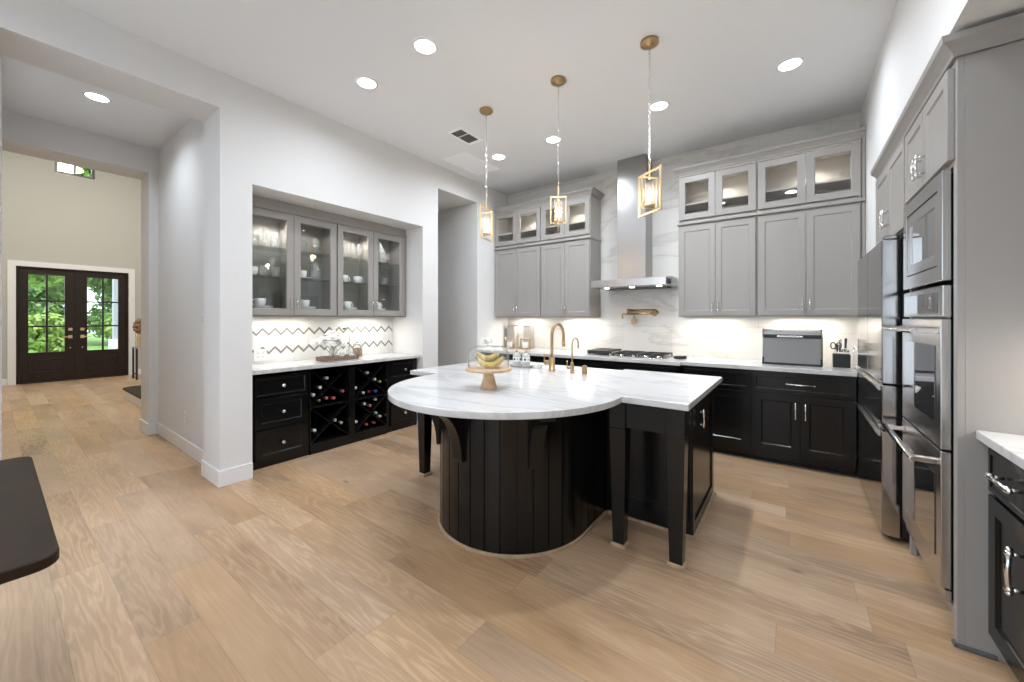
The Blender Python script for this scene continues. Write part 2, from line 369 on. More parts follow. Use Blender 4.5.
class Proto:
    """first call places the original, later calls place copies"""
    def __init__(s, o): s.o = o; s.used = False
    def at(s, loc, rz=0., label=None, group=None):
        if not s.used:
            s.used = True; s.o.location = loc; s.o.rotation_euler = (0, 0, rz); return tag(s.o, label, None, group)
        return copy_tree(s.o, loc, rz, label, group)

# ------------------------------------------------------------------ the room shell
XL, YB = -3.755, 5.0
b = MB(); b.box(-12.95, 1.4, -2.4, 5.1, -.1, 0); struct(b.build('floor', 'floor'))
b = MB(); b.box(XL-.4, 1.4, -2.4, 5.1, ZC, ZC+.12); struct(b.build('ceiling', 'ceil'))
b = MB(); b.box(-6.5, XL-.4, -.1, 1.34, ZC, ZC+.12); b.box(-6.1, XL-.4, 3.38, 5.1, ZC, ZC+.12); struct(b.build('ceiling_hall', 'ceil'))
b = MB()
b.box(-4.155, XL, -2.4, .035, 0, ZC); b.box(-4.155, XL, .035, 1.105, 3.085, ZC)
b.box(-4.155, XL, 1.105, 1.337, 0, ZC); b.box(-4.47, XL, 1.337, 3.22, 2.528, ZC)
b.box(-4.47, -4.37, 1.337, 3.22, 0, 2.528); b.box(-4.47, XL, 3.22, 3.477, 0, ZC); b.box(-6.1, XL, 3.477, 4.253, 3.08, ZC)
b.box(-6.1, XL, 4.253, 5.1, 0, ZC); b.box(-6.1, -4.47, 3.377, 3.477, 0, ZC); b.box(-6.2, -6.1, 3.377, 5.1, 0, ZC)
struct(b.build('wall_left', 'wall'))
b = MB(); b.box(-6.1, -4.155, 1.19, 1.337, 0, ZC); b.box(-6.1, -4.155, -.12, .046, 0, ZC); struct(b.build('wall_hall', 'wall'))
b = MB(); b.box(-6.5, -6.1, 1.105, 5.0, 0, ZC); b.box(-6.5, -6.1, -2.4, .05, 0, ZC); b.box(-6.5, -6.1, .05, 1.105, 3.085, ZC); b.box(-6.5, -6.3, -2.4, 5, ZC, 6.1)
struct(b.build('wall_entry', 'wall'))
# back wall with its marble face
b = MB(); b.box(XL, 1.4, YB, YB+.1, 0, ZC); struct(b.build('wall_back', 'marble'))
# right side: dropped bulkhead over the appliance run, wall beyond it
b = MB(); b.box(1.25, 1.4, 1.0, YB, 0, ZC); b.box(1.25, 1.4, -2.4, 1.0, 0, ZC); struct(b.build('wall_right', 'wallwhite'))
b = MB(); b.box(.53, 1.25, 1.0, YB, 2.565, ZC); b.box(.53, 1.25, 4.175, YB, 1.89, 2.565); b.box(.53, 1.25, 4.37, YB, 0, 1.89)
struct(b.build('wall_bulkhead', 'wallwhite'))
b = MB()  # unseen wall added behind the camera; openings shape daylight and steel reflections
for (x0, x1) in ((-4.155, -3.35), (-2.0, -1.55), (-.2, 1.25)): b.box(x0, x1, -2.5, -2.4, 0, ZC)
for (x0, x1) in ((-3.35, -2.0), (-1.55, -.2)): b.box(x0, x1, -2.5, -2.4, 2.8, ZC); b.box(x0, x1, -2.5, -2.4, 0, .2)
struct(b.build('wall_rear_unseen', 'wall'))
# foyer
DX = -12.95
b = MB(); dy0, dy1, dz = .318, 1.981, 2.46
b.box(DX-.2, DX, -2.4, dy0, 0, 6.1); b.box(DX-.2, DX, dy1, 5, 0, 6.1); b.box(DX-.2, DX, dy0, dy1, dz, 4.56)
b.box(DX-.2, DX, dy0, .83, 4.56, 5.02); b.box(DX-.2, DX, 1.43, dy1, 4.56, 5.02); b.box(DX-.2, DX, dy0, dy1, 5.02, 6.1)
b.box(DX, -6.5, -2.4, -2.3, 0, 6.1); b.box(DX, -6.5, 4.9, 5.0, 0, 6.1)  # unseen side walls, added to keep sun and sky light out
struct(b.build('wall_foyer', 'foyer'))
b = MB(); b.box(DX, -6.5, -2.4, 5, 6.1, 6.2); struct(b.build('ceiling_foyer', 'ceil'))
# window_1: the transom
wf = MB((DX-.12, 0, 0), (0, 1), (1, 0)); wf.frame(.83, 1.43, 4.56, 5.02, .045, 0, .08); wf.box(1.115, 1.145, 0, .07, 4.6, 4.98)
wf = struct(wf.build('window_1', 'doorwood')); p = MB((DX-.1, 0, 0), (0, 1), (1, 0)); p.box(.87, 1.39, 0, .006, 4.6, 4.98); p.build('pane', 'pane', wf)
# door_1: double front door
fr = MB((DX-.13, 0, 0), (0, 1), (1, 0)); fr.box(dy0, dy0+.035, 0, .12, 0, dz); fr.box(dy1-.035, dy1, 0, .12, 0, dz); fr.box(dy0+.035, dy1-.035, 0, .12, dz-.035, dz); fr.box(dy0+.035, dy1-.035, 0, .14, 0, .02)
fr = struct(fr.build('door_1', 'doorwood', bev=.004))
ymid = (dy0+dy1)/2
q = MB((DX-.04, 0, 0), (0, 1), (1, 0)); q.box(ymid-.018, ymid+.018, .0005, .012, .022, dz-.037); q.build('astragal', 'doorwood', fr)
for s_, (y0, y1) in ((1, (dy0+.037, ymid-.003)), (-1, (ymid+.003, dy1-.037))):
    g0, g1 = (.477, .977) if s_ == 1 else (1.313, 1.81)
    z0, z1 = .645, 2.305
    d = MB((DX-.09, 0, 0), (0, 1), (1, 0))
    d.box(y0, g0, 0, .05, .022, dz-.037); d.box(g1, y1, 0, .05, .022, dz-.037); d.box(g0, g1, 0, .05, .022, z0); d.box(g0, g1, 0, .05, z1, dz-.037)
    ym = (g0+g1)/2; d.box(ym-.016, ym+.016, .005, .045, z0, z1)
    for k in (1, 2): zz = z0+(z1-z0)*k/3; d.box(g0, g1, .006, .044, zz-.016, zz+.016)
    d.frame(g0-.012, g1+.012, z0-.012, z1+.012, .012, .05, .06)
    leaf = d.build('door_leaf', 'doorwood', fr, bev=.003)
    q = MB((DX-.09, 0, 0), (0, 1), (1, 0)); q.box(g0, g1, .022, .028, z0, z1); q.build('pane', 'pane', leaf)
    q = MB((DX-.04, 0, 0), (0, 1), (1, 0)); q.frame(g0, g1, .2, .5, .03, 0, .014); q.box(g0+.05, g1-.05, 0, .008, .25, .45); q.build('raised_panel', 'doorwood', leaf, bev=.004)
    hx = ymid-s_*.09
    q = MB((DX-.04, 0, 0), (0, 1), (1, 0)); q.box(hx-.03, hx+.03, 0, .012, 1.10, 1.16); q.lathe([(.02, 0), (.02, .03)], (hx, 0, 1.13), 12, 'y'); q.box(hx-.03, hx+.03, 0, .012, .93, 1.0)
    q.cyl((hx, .01, .965), (hx, .05, .965), .01); q.box(hx-s_*.0, hx-s_*.13, .045, .06, .955, .975); q.lathe([(.012, 0), (.012, .02)], (hx, 0, .72), 10, 'y'); q.build('door_handle', 'gold', leaf)
b = MB((DX, 0, 0), (0, 1), (1, 0)); b.box(dy0-.11, dy0-.002, 0, .022, 0, dz+.11); b.box(dy1+.002, dy1+.11, 0, .022, 0, dz+.11); b.box(dy0-.002, dy1+.002, 0, .022, dz+.002, dz+.11)
struct(b.build('trim_1', 'trim', bev=.003))
# baseboards
H = .134; t = .015
b = MB(); b.box(XL, XL+t, 1.105-t, 1.337, 0, H); b.box(-4.155-t, XL, 1.105-t, 1.105, 0, H); b.box(-4.155-t, -4.155, 1.105, 1.19-t, 0, H)
b.box(XL, XL+t, 3.22, 3.477, 0, H); b.box(XL, XL+t, 4.253, 4.30, 0, H); b.box(XL, XL+t, -2.4, .035, 0, H)
struct(b.build('baseboard_left', 'trim', bev=.004))
b = MB(); b.box(-6.1+t, -4.155-t, 1.19-t, 1.19, 0, H); b.box(-6.1, -4.155, .046, .046+t, 0, H); struct(b.build('baseboard_hall', 'trim', bev=.004))
b = MB(); b.box(-6.1, -6.1+t, 1.105-t, 1.19-t, 0, H); b.box(-6.5-t, -6.1, 1.105-t, 1.105, 0, H); b.box(-6.5-t, -6.5, 1.105, 4.9, 0, H); struct(b.build('baseboard_entry', 'trim', bev=.004))
b = MB(); b.box(DX, DX+t, -3.1, dy0-.115, 0, H); b.box(DX, DX+t, dy1+.115, 4.9, 0, H); struct(b.build('baseboard_foyer', 'trim', bev=.004))

# ------------------------------------------------------------------ hardware helpers
def bar_pull(mb, a, c, L, vertical, b0, st=.028, r=.0055, bead=True):
    """handle centred at (a, c) on face b0"""
    h = L/2; q = (lambda s_: (a, c+s_)) if vertical else (lambda s_: (a+s_, c))
    e0, e1 = q(-h), q(h)
    mb.tube([(e0[0], b0+st, e0[1]), (a, b0+st+.004, c), (e1[0], b0+st, e1[1])], [r, r*1.15, r], 8)
    for s_ in (-.82, .82):
        p_ = q(h*s_); mb.cyl((p_[0], b0, p_[1]), (p_[0], b0+st, p_[1]), r*.9, n=8)
        if bead: mb.ball((p_[0], b0+st, p_[1]), r*1.7, 8, 6)
    for e in (e0, e1): mb.ball((e[0], b0+st, e[1]), r*1.35, 8, 6)
    return mb
def knob(mb, a, c, b0, r=.017):
    return mb.lathe([(.006, 0), (.006, .012), (r*.75, .016), (r, .022), (r, .027), (r*.7, .032), (.001, .033)], (a, b0, c), 14, 'y')

F_BACK = dict(a=(1, 0), b=(0, -1)); F_NICHE = dict(a=(0, 1), b=(1, 0)); F_RIGHT = dict(a=(0, 1), b=(-1, 0))

# ------------------------------------------------------------------ kitchen island
CX, CY, CR = -1.59, 2.2, .52
isl = thing('kitchen_island', (CX, 2.7, 0), 'large black kitchen island with a curved planked front and tapered legs', 'kitchen island')
IX0, IX1, IY0, IY1, ITOP = -2.68, -.50, 2.585, 3.345, .876
b = MB(); b.box(IX0, IX1-.02, IY0, IY1, .0, ITOP)
b.o = (0, IY0, 0); b.a = (1, 0); b.b = (0, -1); b.shaker(-1.06, IX1-.025, .10, ITOP-.01, 0, .016, .07); b.shaker(IX0+.01, -2.12, .10, ITOP-.01, 0, .016, .07)
b.build('cabinet_body', 'black', isl, bev=.002)
# curved planked drum
d = MB(); n = 17; ang = [PI+PI*i/n for i in range(n+1)]   # from -X round the front to +X
def drum_pt(t_, r): return (CX+r*math.cos(t_), CY+r*math.sin(t_))
core = [drum_pt(PI+PI*i/48, CR-.012) for i in range(49)]
d.prism(core+[(CX+CR-.012, IY0-.001), (CX-CR+.012, IY0-.001)], 0, ITOP)
gp = .0035/CR
for i in range(n):
    a0, a1 = ang[i]+gp, ang[i+1]-gp; sub = [a0+(a1-a0)*k/4 for k in range(5)]
    d.prism([drum_pt(q, CR-.013) for q in sub]+[drum_pt(q, CR) for q in reversed(sub)], 0, ITOP)
for sx in (-1, 1):
    for k in range(4):
        y0 = CY+.004+k*.0962; x_ = CX+sx*CR; d.box(x_-sx*.013, x_, y0, min(y0+.089, IY0-.017), 0, ITOP)
d.build('curved_front', 'black', isl)
# right end panel with door
q = MB((IX1-.02, 0, 0), (0, 1), (1, 0)); q.shaker(IY0-.002, IY1, .02, ITOP, 0, .02, .065); e_ = q.build('end_panel', 'black', isl, bev=.0015)
q = MB((IX1, 0, 0), (0, 1), (1, 0)); bar_pull(q, 2.74, .72, .1, True, 0, .03, .007); q.build('pull_handle', 'chrome', e_)
# apron and legs
def leg(cx, cy):
    q = MB(); q.box(cx-.05, cx+.05, cy-.05, cy+.05, ITOP-.16, ITOP); q.taper(cx, cy, .02, ITOP-.16, .068, .1); o = q.build('leg', 'black', isl, bev=.003)
    q = MB(); q.box(cx-.045, cx+.045, cy-.045, cy+.045, 0, .022); q.build('foot_block', 'shoe', o, bev=.004)
for (x, y) in ((-.52, 2.262), (-.846, 2.262), (-2.61, 2.262), (-2.33, 2.262)): leg(x, y)
for bx_ in ((-.796, -.57, 2.225, 2.25), (-.53, -.505, 2.313, IY0-.02), (-2.56, -2.38, 2.225, 2.25), (-2.63, -2.605, 2.313, IY0-.02)):
    q = MB(); q.box(*bx_, ITOP-.15, ITOP); q.build('apron', 'black', isl)
# corbels
for th_ in (-47, -4, 49):
    t_ = math.radians(th_); rd = (math.sin(t_), -math.cos(t_)); q = MB((CX, CY, 0), (-rd[1], rd[0]), rd)
    arc = [(CR+.025+.195*(1-math.cos(u_)), .53+.30*math.sin(u_)) for u_ in [PI/2*k/14 for k in range(15)]]
    q.extr([(CR, ITOP), (CR, .51), (CR+.02, .51)]+arc+[(CR+.245, .84), (CR+.245, ITOP)], -.042, .042); q.build('corbel', 'black', isl, bev=.003)
# oak shoe moulding round the base
q = MB(); r1 = CR+.016
outer = [drum_pt(PI+PI*i/48, r1) for i in range(49)]+[(CX+r1, IY0-.016)]
inner = [drum_pt(PI+PI*i/48, CR+.001) for i in range(49)]+[(CX+CR+.001, IY0-.016)]
outer = [(CX-r1, IY0-.016)]+outer; inner = [(CX-CR-.001, IY0-.016)]+inner
for i in range(len(outer)-1): q.prism([outer[i], outer[i+1], inner[i+1], inner[i]], 0, .02)
q.box(CX+r1, IX1+.018, IY0-.018, IY0-.001, 0, .02); q.box(IX1+.001, IX1+.018, IY0-.001, IY1, 0, .02); q.box(IX0, CX-r1, IY0-.018, IY0-.001, 0, .02)
q.build('shoe_moulding', 'shoe', isl, bev=.004)

# island countertop
DCY, DR = 2.112, .785
pts = []; a_r = math.asin((2.19-DCY)/DR)
for i in range(65):
    t_ = a_r-(PI+2*a_r)*i/64; pts.append((CX+DR*math.cos(t_), DCY+DR*math.sin(t_)))
poly = [(-.446, 2.19)]+pts+[(-2.72, 2.19), (-2.72, 3.385), (-2.06, 3.385), (-2.06, 3.03), (-1.22, 3.03), (-1.22, 3.385), (-.446, 3.385)]
b = MB(); b.prism(poly, ITOP+.001, .914); it = b.build('island_countertop', 'quartz', bev=.004)
tag(it, 'white quartz island countertop with a round seating end', 'countertop')
# apron sink in the notch: cut a pocket in the cabinet by building the sink above a shallow basin
sk = thing('apron_sink', (-1.64, 3.22, ITOP), 'pale sink set into the island behind the tall brass faucet', 'sink')
q = MB(); x0, x1, y0, y1 = -2.055, -1.225, 3.035, 3.39
q.box(x0, x1, y0, y0+.03, ITOP+.001, .902); q.box(x0, x1, y1-.03, y1, ITOP+.001, .902); q.box(x0, x0+.03, y0+.03, y1-.03, ITOP+.001, .902); q.box(x1-.03, x1, y0+.03, y1-.03, ITOP+.001, .902); q.box(x0+.03, x1-.03, y0+.03, y1-.03, ITOP+.001, ITOP+.006)
q.build('basin', 'white', sk, bev=.003)
q = MB(); q.lathe([(.045, 0), (.045, .004), (.03, .005)], (-1.64, 3.2, ITOP+.006), 18); q.build('drain', 'steel', sk)

# ------------------------------------------------------------------ things on the island
ZT = .9145
f = thing('island_faucet', (-1.695, 2.898, ZT), 'tall gooseneck brass faucet, the larger of the two on the island', 'faucet')
q = MB((-1.695, 2.898, ZT)); q.lathe([(.03, 0), (.03, .006), (.0255, .008), (.0255, .115), (.02, .12)], n=20); q.build('base', 'brass', f)
path = [(0, 0, .11), (0, 0, .28)]+[(0, .104-.104*math.cos(u_), .30+.104*math.sin(u_)) for u_ in [PI*k/14 for k in range(15)]]+[(0, .208, .245)]
q = MB((-1.695, 2.898, ZT)); q.tube(path, .0135, 12); q.cyl((0, .208, .245), (0, .212, .2), .016, n=12); q.build('spout', 'brass', f)
q = MB((-1.695, 2.898, ZT)); q.cyl((-.02, 0, .07), (-.07, 0, .07), .02, n=14); q.cyl((-.075, 0, .06), (-.078, 0, .165), .006, .005, 8); q.build('lever', 'brass', f)
f = thing('filter_faucet', (-1.49, 2.882, ZT), 'small slim brass gooseneck faucet to the right of the tall one', 'faucet')
q = MB((-1.49, 2.882, ZT)); q.lathe([(.022, 0), (.022, .005), (.016, .008), (.016, .07), (.01, .09)], n=16); q.build('base', 'brass', f)
path = [(0, 0, .08), (0, 0, .22)]+[(0, .055-.055*math.cos(u_), .235+.055*math.sin(u_)) for u_ in [PI*k/12 for k in range(13)]]+[(0, .112, .20)]
q = MB((-1.49, 2.882, ZT)); q.tube(path, .0065, 10); q.build('spout', 'brass', f)
q = MB((-1.49, 2.882, ZT)); q.cyl((-.01, 0, .04), (-.045, 0, .04), .009, n=10); q.cyl((-.045, 0, .03), (-.048, 0, .10), .0045, n=8); q.build('lever', 'brass', f)
q = MB((-1.381, 2.89, ZT)); q.lathe([(.022, 0), (.022, .055), (.019, .066), (.012, .07)], n=18)
tag(q.build('air_gap_cap', 'brass'), 'stubby round brass cap on the island right of the faucets', 'sink fitting')

cs = thing('cake_stand', (-1.605, 1.93, ZT), 'pale wooden cake stand on the round end of the island', 'cake stand')
q = MB((-1.605, 1.93, ZT)); q.lathe([(.055, 0), (.055, .006), (.048, .03), (.036, .075), (.03, .108), (.045, .113)], n=28); q.build('pedestal', 'oakpale', cs)
q = MB((-1.605, 1.93, ZT)); q.lathe([(.045, .113), (.14, .114), (.15, .118), (.15, .132), (.147, .135)], n=40); q.build('plate', 'oakpale', cs)
ZP = ZT+.1355
dm = thing('glass_dome', (-1.605, 1.93, ZP), 'clear glass dome with a knob covering bananas on the wooden stand', 'cloche')
q = MB((-1.605, 1.93, ZP)); q.lathe([(.134, 0), (.134, .10), (.130, .118), (.115, .132), (.09, .139), (.001, .141)], n=36, close=False); q.build('dome', 'glass', dm)
q = MB((-1.605, 1.93, ZP)); q.lathe([(.012, .141), (.010, .15), (.02, .16), (.024, .172), (.018, .185), (.001, .189)], n=18); q.build('knob', 'crystal', dm)
bn = thing('banana_bunch', (-1.605, 1.93, ZP), 'bunch of ripe spotted bananas under the glass dome', 'bananas')
R_ = Vector((.806, .592, 0)); Fw = Vector((-.592, .806, 0))
def banana(cx_, d_, rz_, up, sgn=1, L=1., tip0=None):
    q = MB((-1.605, 1.93, ZP)); path = []; rad = []
    for k in range(11):
        u_ = -1+2*k/10; a_ = u_*.95
        lx = .105*L*math.sin(a_)*sgn; lz = .105*L*(1-math.cos(a_))
        p_ = R_*(lx*math.cos(rz_))+Fw*(d_+lx*math.sin(rz_)+.0)+R_*cx_
        path.append((p_.x, p_.y, up+lz)); rad.append(.0175*min(1, .45+1.6*(1-abs(u_))))
    q.tube(path, rad, 8); o = q.build('banana', 'banana', bn)
    q = MB((-1.605, 1.93, ZP)); q.tube([path[0], tuple(Vector(path[0])*1.25-Vector(path[1])*.25)], [.007, .005], 8); q.build('blossom_end', 'bananatip', o); q = MB(); q.tube([path[-1], tuple(Vector(path[-1])*1.2-Vector(path[-2])*.2)], [.008, .006], 8); q.build('stalk', 'bananatip', o)
banana(.012, -.045, .15, .020); banana(.008, -.005, .05, .024, L=1.02); banana(.015, .035, -.1, .022); banana(.0, -.02, .3, .056, L=.8); banana(-.015, .02, -.25, .058, L=.78)
tray = MB((-2.06, 2.955, ZT)); tray.lathe([(.12, 0), (.125, .004), (.13, .016), (.124, .016), (.118, .006), (.001, .006)], n=30)
for i, p in enumerate(tray.v): tray.v[i] = (p[0], 2.955+(p[1]-2.955)*.5, p[2])
tag(tray.build('soap_tray', 'mirror'), 'small oval grey tray under the two soap bottles', 'tray')
sb = thing('soap_bottle', (0, 0, 0), 'glass', 'soap dispenser')
q = MB(); q.lathe([(.036, 0), (.038, .004), (.038, .10), (.03, .115), (.014, .122), (.014, .132)], n=20); o = q.build('bottle', 'soap', sb)
q = MB(); q.lathe([(.0386, .045), (.0386, .088)], n=20, close=False); q.build('label_band', 'white', o)
q = MB()
for k in range(8): a_ = 2*PI*k/8; q.ball((.0388*math.cos(a_), .0388*math.sin(a_), .068), .011, 8, 6, (.3 if abs(math.cos(a_)) > .7 else 1, .3 if abs(math.sin(a_)) > .7 else 1, 1))
q.build('label_mark', 'soaplabel', o)
q = MB(); q.lathe([(.015, .132), (.015, .146), (.006, .148), (.006, .17)], n=14); q.tube([(0, 0, .168), (.02, .015, .172), (.045, .03, .166)], .005, 8); q.build('pump', 'brass', sb)
P_ = Proto(sb); P_.at((-2.103, 2.945, ZT+.0065), 0, 'left one of two pump soap bottles on the island tray')
P_.at((-2.015, 2.965, ZT+.0065), .4, 'right one of two pump soap bottles, nearer the brass faucet')
q = MB((-1.885, 2.96, ZT)); q.lathe([(.03, 0), (.045, .008), (.05, .03), (.047, .03), (.04, .01), (.001, .008)], n=22); tag(q.build('glass_dish', 'crystal'), 'small clear glass dish between soap bottles and tall brass faucet', 'dish')

# ------------------------------------------------------------------ back run: base cabinets
CTZ = .876
def base_unit(name, label, x0, x1, yf, drawers, doors, pulls=True):
    u = thing(name, ((x0+x1)/2, (yf+YB)/2, 0), label, 'base cabinet')
    q = MB(); q.box(x0+.001, x1-.001, yf, YB-.003, .105, CTZ); q.box(x0+.001, x1-.001, yf+.07, YB-.003, .0, .105); q.build('cabinet_box', 'black', u, bev=.001)
    q = MB(); q.box(x0+.001, x1-.001, yf+.052, yf+.069, 0, .018); q.build('shoe_moulding', 'gap', u)
    for (a0, a1) in drawers:
        q = MB((0, yf-.0005, 0), **F_BACK); q.shaker(a0, a1, .69, .845, 0, .02, .022, .004, .004); o = q.build('drawer', 'black', u, bev=.0015)
        q = MB((0, yf-.0205, 0), **F_BACK); bar_pull(q, (a0+a1)/2, .768, .20 if a1-a0 > .6 else .14, False, 0, .03, .006, bead=False); q.build('pull_handle', 'chrome', o)
    for (a0, a1, hs) in doors:
        q = MB((0, yf-.0005, 0), **F_BACK); q.shaker(a0, a1, .125, .665, 0, .02, .062); o = q.build('door', 'black', u, bev=.0015)
        q = MB((0, yf-.0205, 0), **F_BACK); bar_pull(q, a1-.032 if hs > 0 else a0+.032, .53, .135, True, 0, .03, .006, bead=False); q.build('pull_handle', 'chrome', o)
base_unit('base_cabinet', 'black base cabinet in the left corner of the back wall, mostly behind the island', XL+.002, -2.752, 4.29, [(-3.70, -2.78)], [(-3.70, -3.245, 1), (-3.24, -2.78, -1)])
base_unit('base_cabinet', 'black base cabinet on the back wall just left of the cooktop', -2.75, -2.15, 4.29, [(-2.72, -2.18)], [(-2.72, -2.18, 1)])
base_unit('base_cabinet', 'black base cabinet under the gas cooktop', -2.15, -.96, 4.29, [(-2.12, -.99)], [(-2.12, -1.56, 1), (-1.55, -.99, -1)])
base_unit('base_cabinet', 'black base cabinet with one drawer and one door right of the cooktop', -.95, -.325, 4.36, [(-.93, -.345)], [(-.93, -.345, -1)])
base_unit('base_cabinet', 'black base cabinet with wide drawer and two doors below the bread box', -.325, .435, 4.36, [(-.305, .415)], [(-.305, .05, 1), (.058, .415, -1)])
q = MB(); q.prism([(XL+.002, YB-.002), (XL+.002, 4.25), (-.95, 4.25), (-.95, 4.325), (.438, 4.325), (.438, 4.375), (.525, 4.375), (.525, YB-.002)], CTZ+.001, .914)
tag(q.build('back_countertop', 'quartz', bev=.003), 'white quartz countertop running along the back wall', 'countertop')
# cooktop
ck = thing('gas_cooktop', (-1.585, 4.64, .9145), 'stainless gas cooktop with black grates and a griddle cover under the hood', 'cooktop')
q = MB(); q.box(-2.105, -1.135, 4.40, 4.89, .9145, .924); q.build('pan', 'steel', ck, bev=.004)
for i, xa in enumerate((-2.085, -1.765, -1.455)):
    q = MB(); x0, x1, y0, y1 = xa, xa+.285, 4.46, 4.875
    if i == 0:
        q.box(x0, x1, y0-.02, y1, .956, .974)
        for px in (x0+.02, x1-.02):
            for py in (y0+.02, y1-.02): q.cyl((px, py, .924), (px, py, .957), .008, n=8)
        q.box(x0, x1, y0-.02, y0-.008, .93, .956); q.build('griddle_cover', 'cast', ck, bev=.004)
    else:
        for (a0, a1, b0_, b1_) in ((x0, x1, y0, y0+.014), (x0, x1, y1-.014, y1), (x0, x0+.014, y0, y1), (x1-.014, x1, y0, y1), (x0, x1, (y0+y1)/2-.007, (y0+y1)/2+.007), ((x0+x1)/2-.007, (x0+x1)/2+.007, y0, y1), (x0, x1, y0+.1, y0+.11), (x0, x1, y1-.11, y1-.1)): q.box(a0, a1, b0_, b1_, .944, .958)
        for px in (x0+.008, x1-.008):
            for py in (y0+.008, y1-.008): q.cyl((px, py, .924), (px, py, .945), .008, n=8)
        q.build('grate', 'cast', ck, bev=.002)
    for yb_ in (4.57, 4.77):
        q = MB(); q.lathe([(.045, .924), (.045, .932), (.032, .933), (.032, .941), (.001, .942)], (xa+.142, yb_, 0), 20); q.build('burner', 'cast', ck)
for k in range(5):
    q = MB(); q.lathe([(.016, .924), (.016, .936), (.011, .938), (.011, .948), (.001, .949)], (-1.78+k*.14, 4.428, 0), 16); q.build('control_knob', 'chrome', ck)
sr = MB((-1.03, 4.62, .9145)); sr.lathe([(.05, 0), (.07, .006), (.075, .018), (.07, .018), (.05, .008), (.001, .006)], n=22); sr.cyl((-.06, 0, .02), (.07, -.03, .028), .008, .012, 8)
tag(sr.build('spoon_rest', 'cast'), 'small dark round spoon rest on the counter right of the cooktop', 'spoon rest')
# pot filler
pf = thing('pot_filler', (-1.4, YB-.002, 1.44), 'folding brass pot filler on the marble wall above the cooktop', 'faucet')
q = MB(); q.lathe([(.032, 0), (.032, -.008), (.02, -.012), (.014, -.05)], (-1.40, YB-.003, 1.445), 18, 'y'); q.lathe([(.019, 1.40), (.019, 1.49)], (-1.40, 4.94, 0), 14); q.build('wall_flange', 'brass', pf)
q = MB(); q.cyl((-1.40, 4.94, 1.475), (-1.73, 4.93, 1.475), .015, n=12); q.lathe([(.018, 1.415), (.018, 1.495)], (-1.735, 4.92, 0), 14); q.cyl((-1.735, 4.92, 1.43), (-1.42, 4.89, 1.43), .015, n=12); q.build('arm', 'brass', pf)
q = MB(); q.cyl((-1.735, 4.92, 1.43), (-1.80, 4.90, 1.43), .012, n=12); q.cyl((-1.80, 4.90, 1.43), (-1.80, 4.90, 1.37), .012, n=12); q.build('spout', 'brass', pf)
q = MB(); q.cyl((-1.66, 4.93, 1.43), (-1.66, 4.93, 1.35), .01, n=10); q.lathe([(.032, 0), (.037, -.012), (.037, -.024), (.024, -.036)], (-1.66, 4.94, 1.335), 16, 'y'); q.build('shutoff_knob', 'brass', pf)

# range hood
hd = thing('range_hood', (-1.585, YB-.003, 1.75), 'tall stainless chimney range hood above the cooktop', 'range hood')
q = MB(); q.box(-1.80, -1.445, 4.72, YB-.003, 1.86, ZC-.002); q.build('chimney', 'chimsteel', hd, bev=.002)
q = MB((0, YB-.003, 0), **F_BACK); q.extr([(0, 1.75), (.55, 1.752), (.55, 1.838), (.28, 1.868), (0, 1.868)], -2.035, -1.14); cn = q.build('canopy', 'steel', hd, bev=.002)
for x in (-1.9, -1.58, -1.26):
    q = MB(); q.lathe([(.03, 0), (.03, -.004), (.001, -.005)], (x, 4.62, 1.7505), 16); q.build('hood_light', 'puck', cn)
q = MB(); q.box(-1.95, -1.2, 4.70, 4.95, 1.742, 1.7495); q.build('grease_filter', 'filter', cn)
q = MB((-1.139, 0, 0), (0, 1), (1, 0)); q.box(4.53, 4.66, 0, .004, 1.775, 1.825); q.build('control_panel', 'plasticblk', cn)

# ------------------------------------------------------------------ back run: wall cabinets
YU = 4.668
def wall_unit(x0, x1, label, group=None):
    u = thing('wall_cabinet', ((x0+x1)/2, YU, 1.39), label, 'wall cabinet')
    q = MB(); q.box(x0+.001, x1-.001, YU, YB-.003, 1.39, 2.425); q.build('cabinet_box', 'gray', u, bev=.001)
    xm = (x0+x1)/2
    for a0, a1, hx in ((x0+.012, xm-.002, -1), (xm+.002, x1-.012, 1)):
        q = MB((0, YU-.0005, 0), **F_BACK); q.shaker(a0, a1, 1.402, 2.405, 0, .02, .055, .008, .007); o = q.build('door', 'gray', u, bev=.0015)
        q = MB((0, YU-.0205, 0), **F_BACK); bar_pull(q, xm+hx*.028, 1.50, .095, True, 0, .026, .0048); q.build('pull_handle', 'chrome', o)
def glass_unit(x0, x1, label):
    u = thing('glass_front_cabinet', ((x0+x1)/2, YU, 2.455), label, 'wall cabinet')
    q = MB(); z0, z1 = 2.456, 3.0
    q.box(x0+.001, x0+.02, YU, YB-.003, z0, z1); q.box(x1-.02, x1-.001, YU, YB-.003, z0, z1); q.box(x0+.02, x1-.02, YU, YB-.003, z0, z0+.02); q.box(x0+.02, x1-.02, YU, YB-.003, z1-.02, z1); q.box(x0+.02, x1-.02, YB-.015, YB-.003, z0+.02, z1-.02)
    q.build('cabinet_box', 'grayin', u)
    q = MB(); q.box(x0+.021, x1-.021, YU+.03, YB-.016, 2.66, 2.678); q.build('shelf', 'grayin', u)
    xm = (x0+x1)/2
    for a0, a1, hx in ((x0+.008, xm-.002, -1), (xm+.002, x1-.008, 1)):
        q = MB((0, YU-.0005, 0), **F_BACK); q.shaker(a0, a1, 2.484, 2.967, 0, .02, .062, .006, .005, glass=True); o = q.build('door', 'gray', u, bev=.0015)
        q = MB((0, YU-.0005, 0), **F_BACK); q.box(a0+.06, a1-.06, .004, .008, 2.545, 2.906); q.build('pane', 'pane', o)
    q = MB(); q.lathe([(.03, 0), (.03, -.006), (.001, -.007)], (x0+(x1-x0)*.66, 4.8, z1-.0205), 16); q.build('puck_light', 'puck', u)
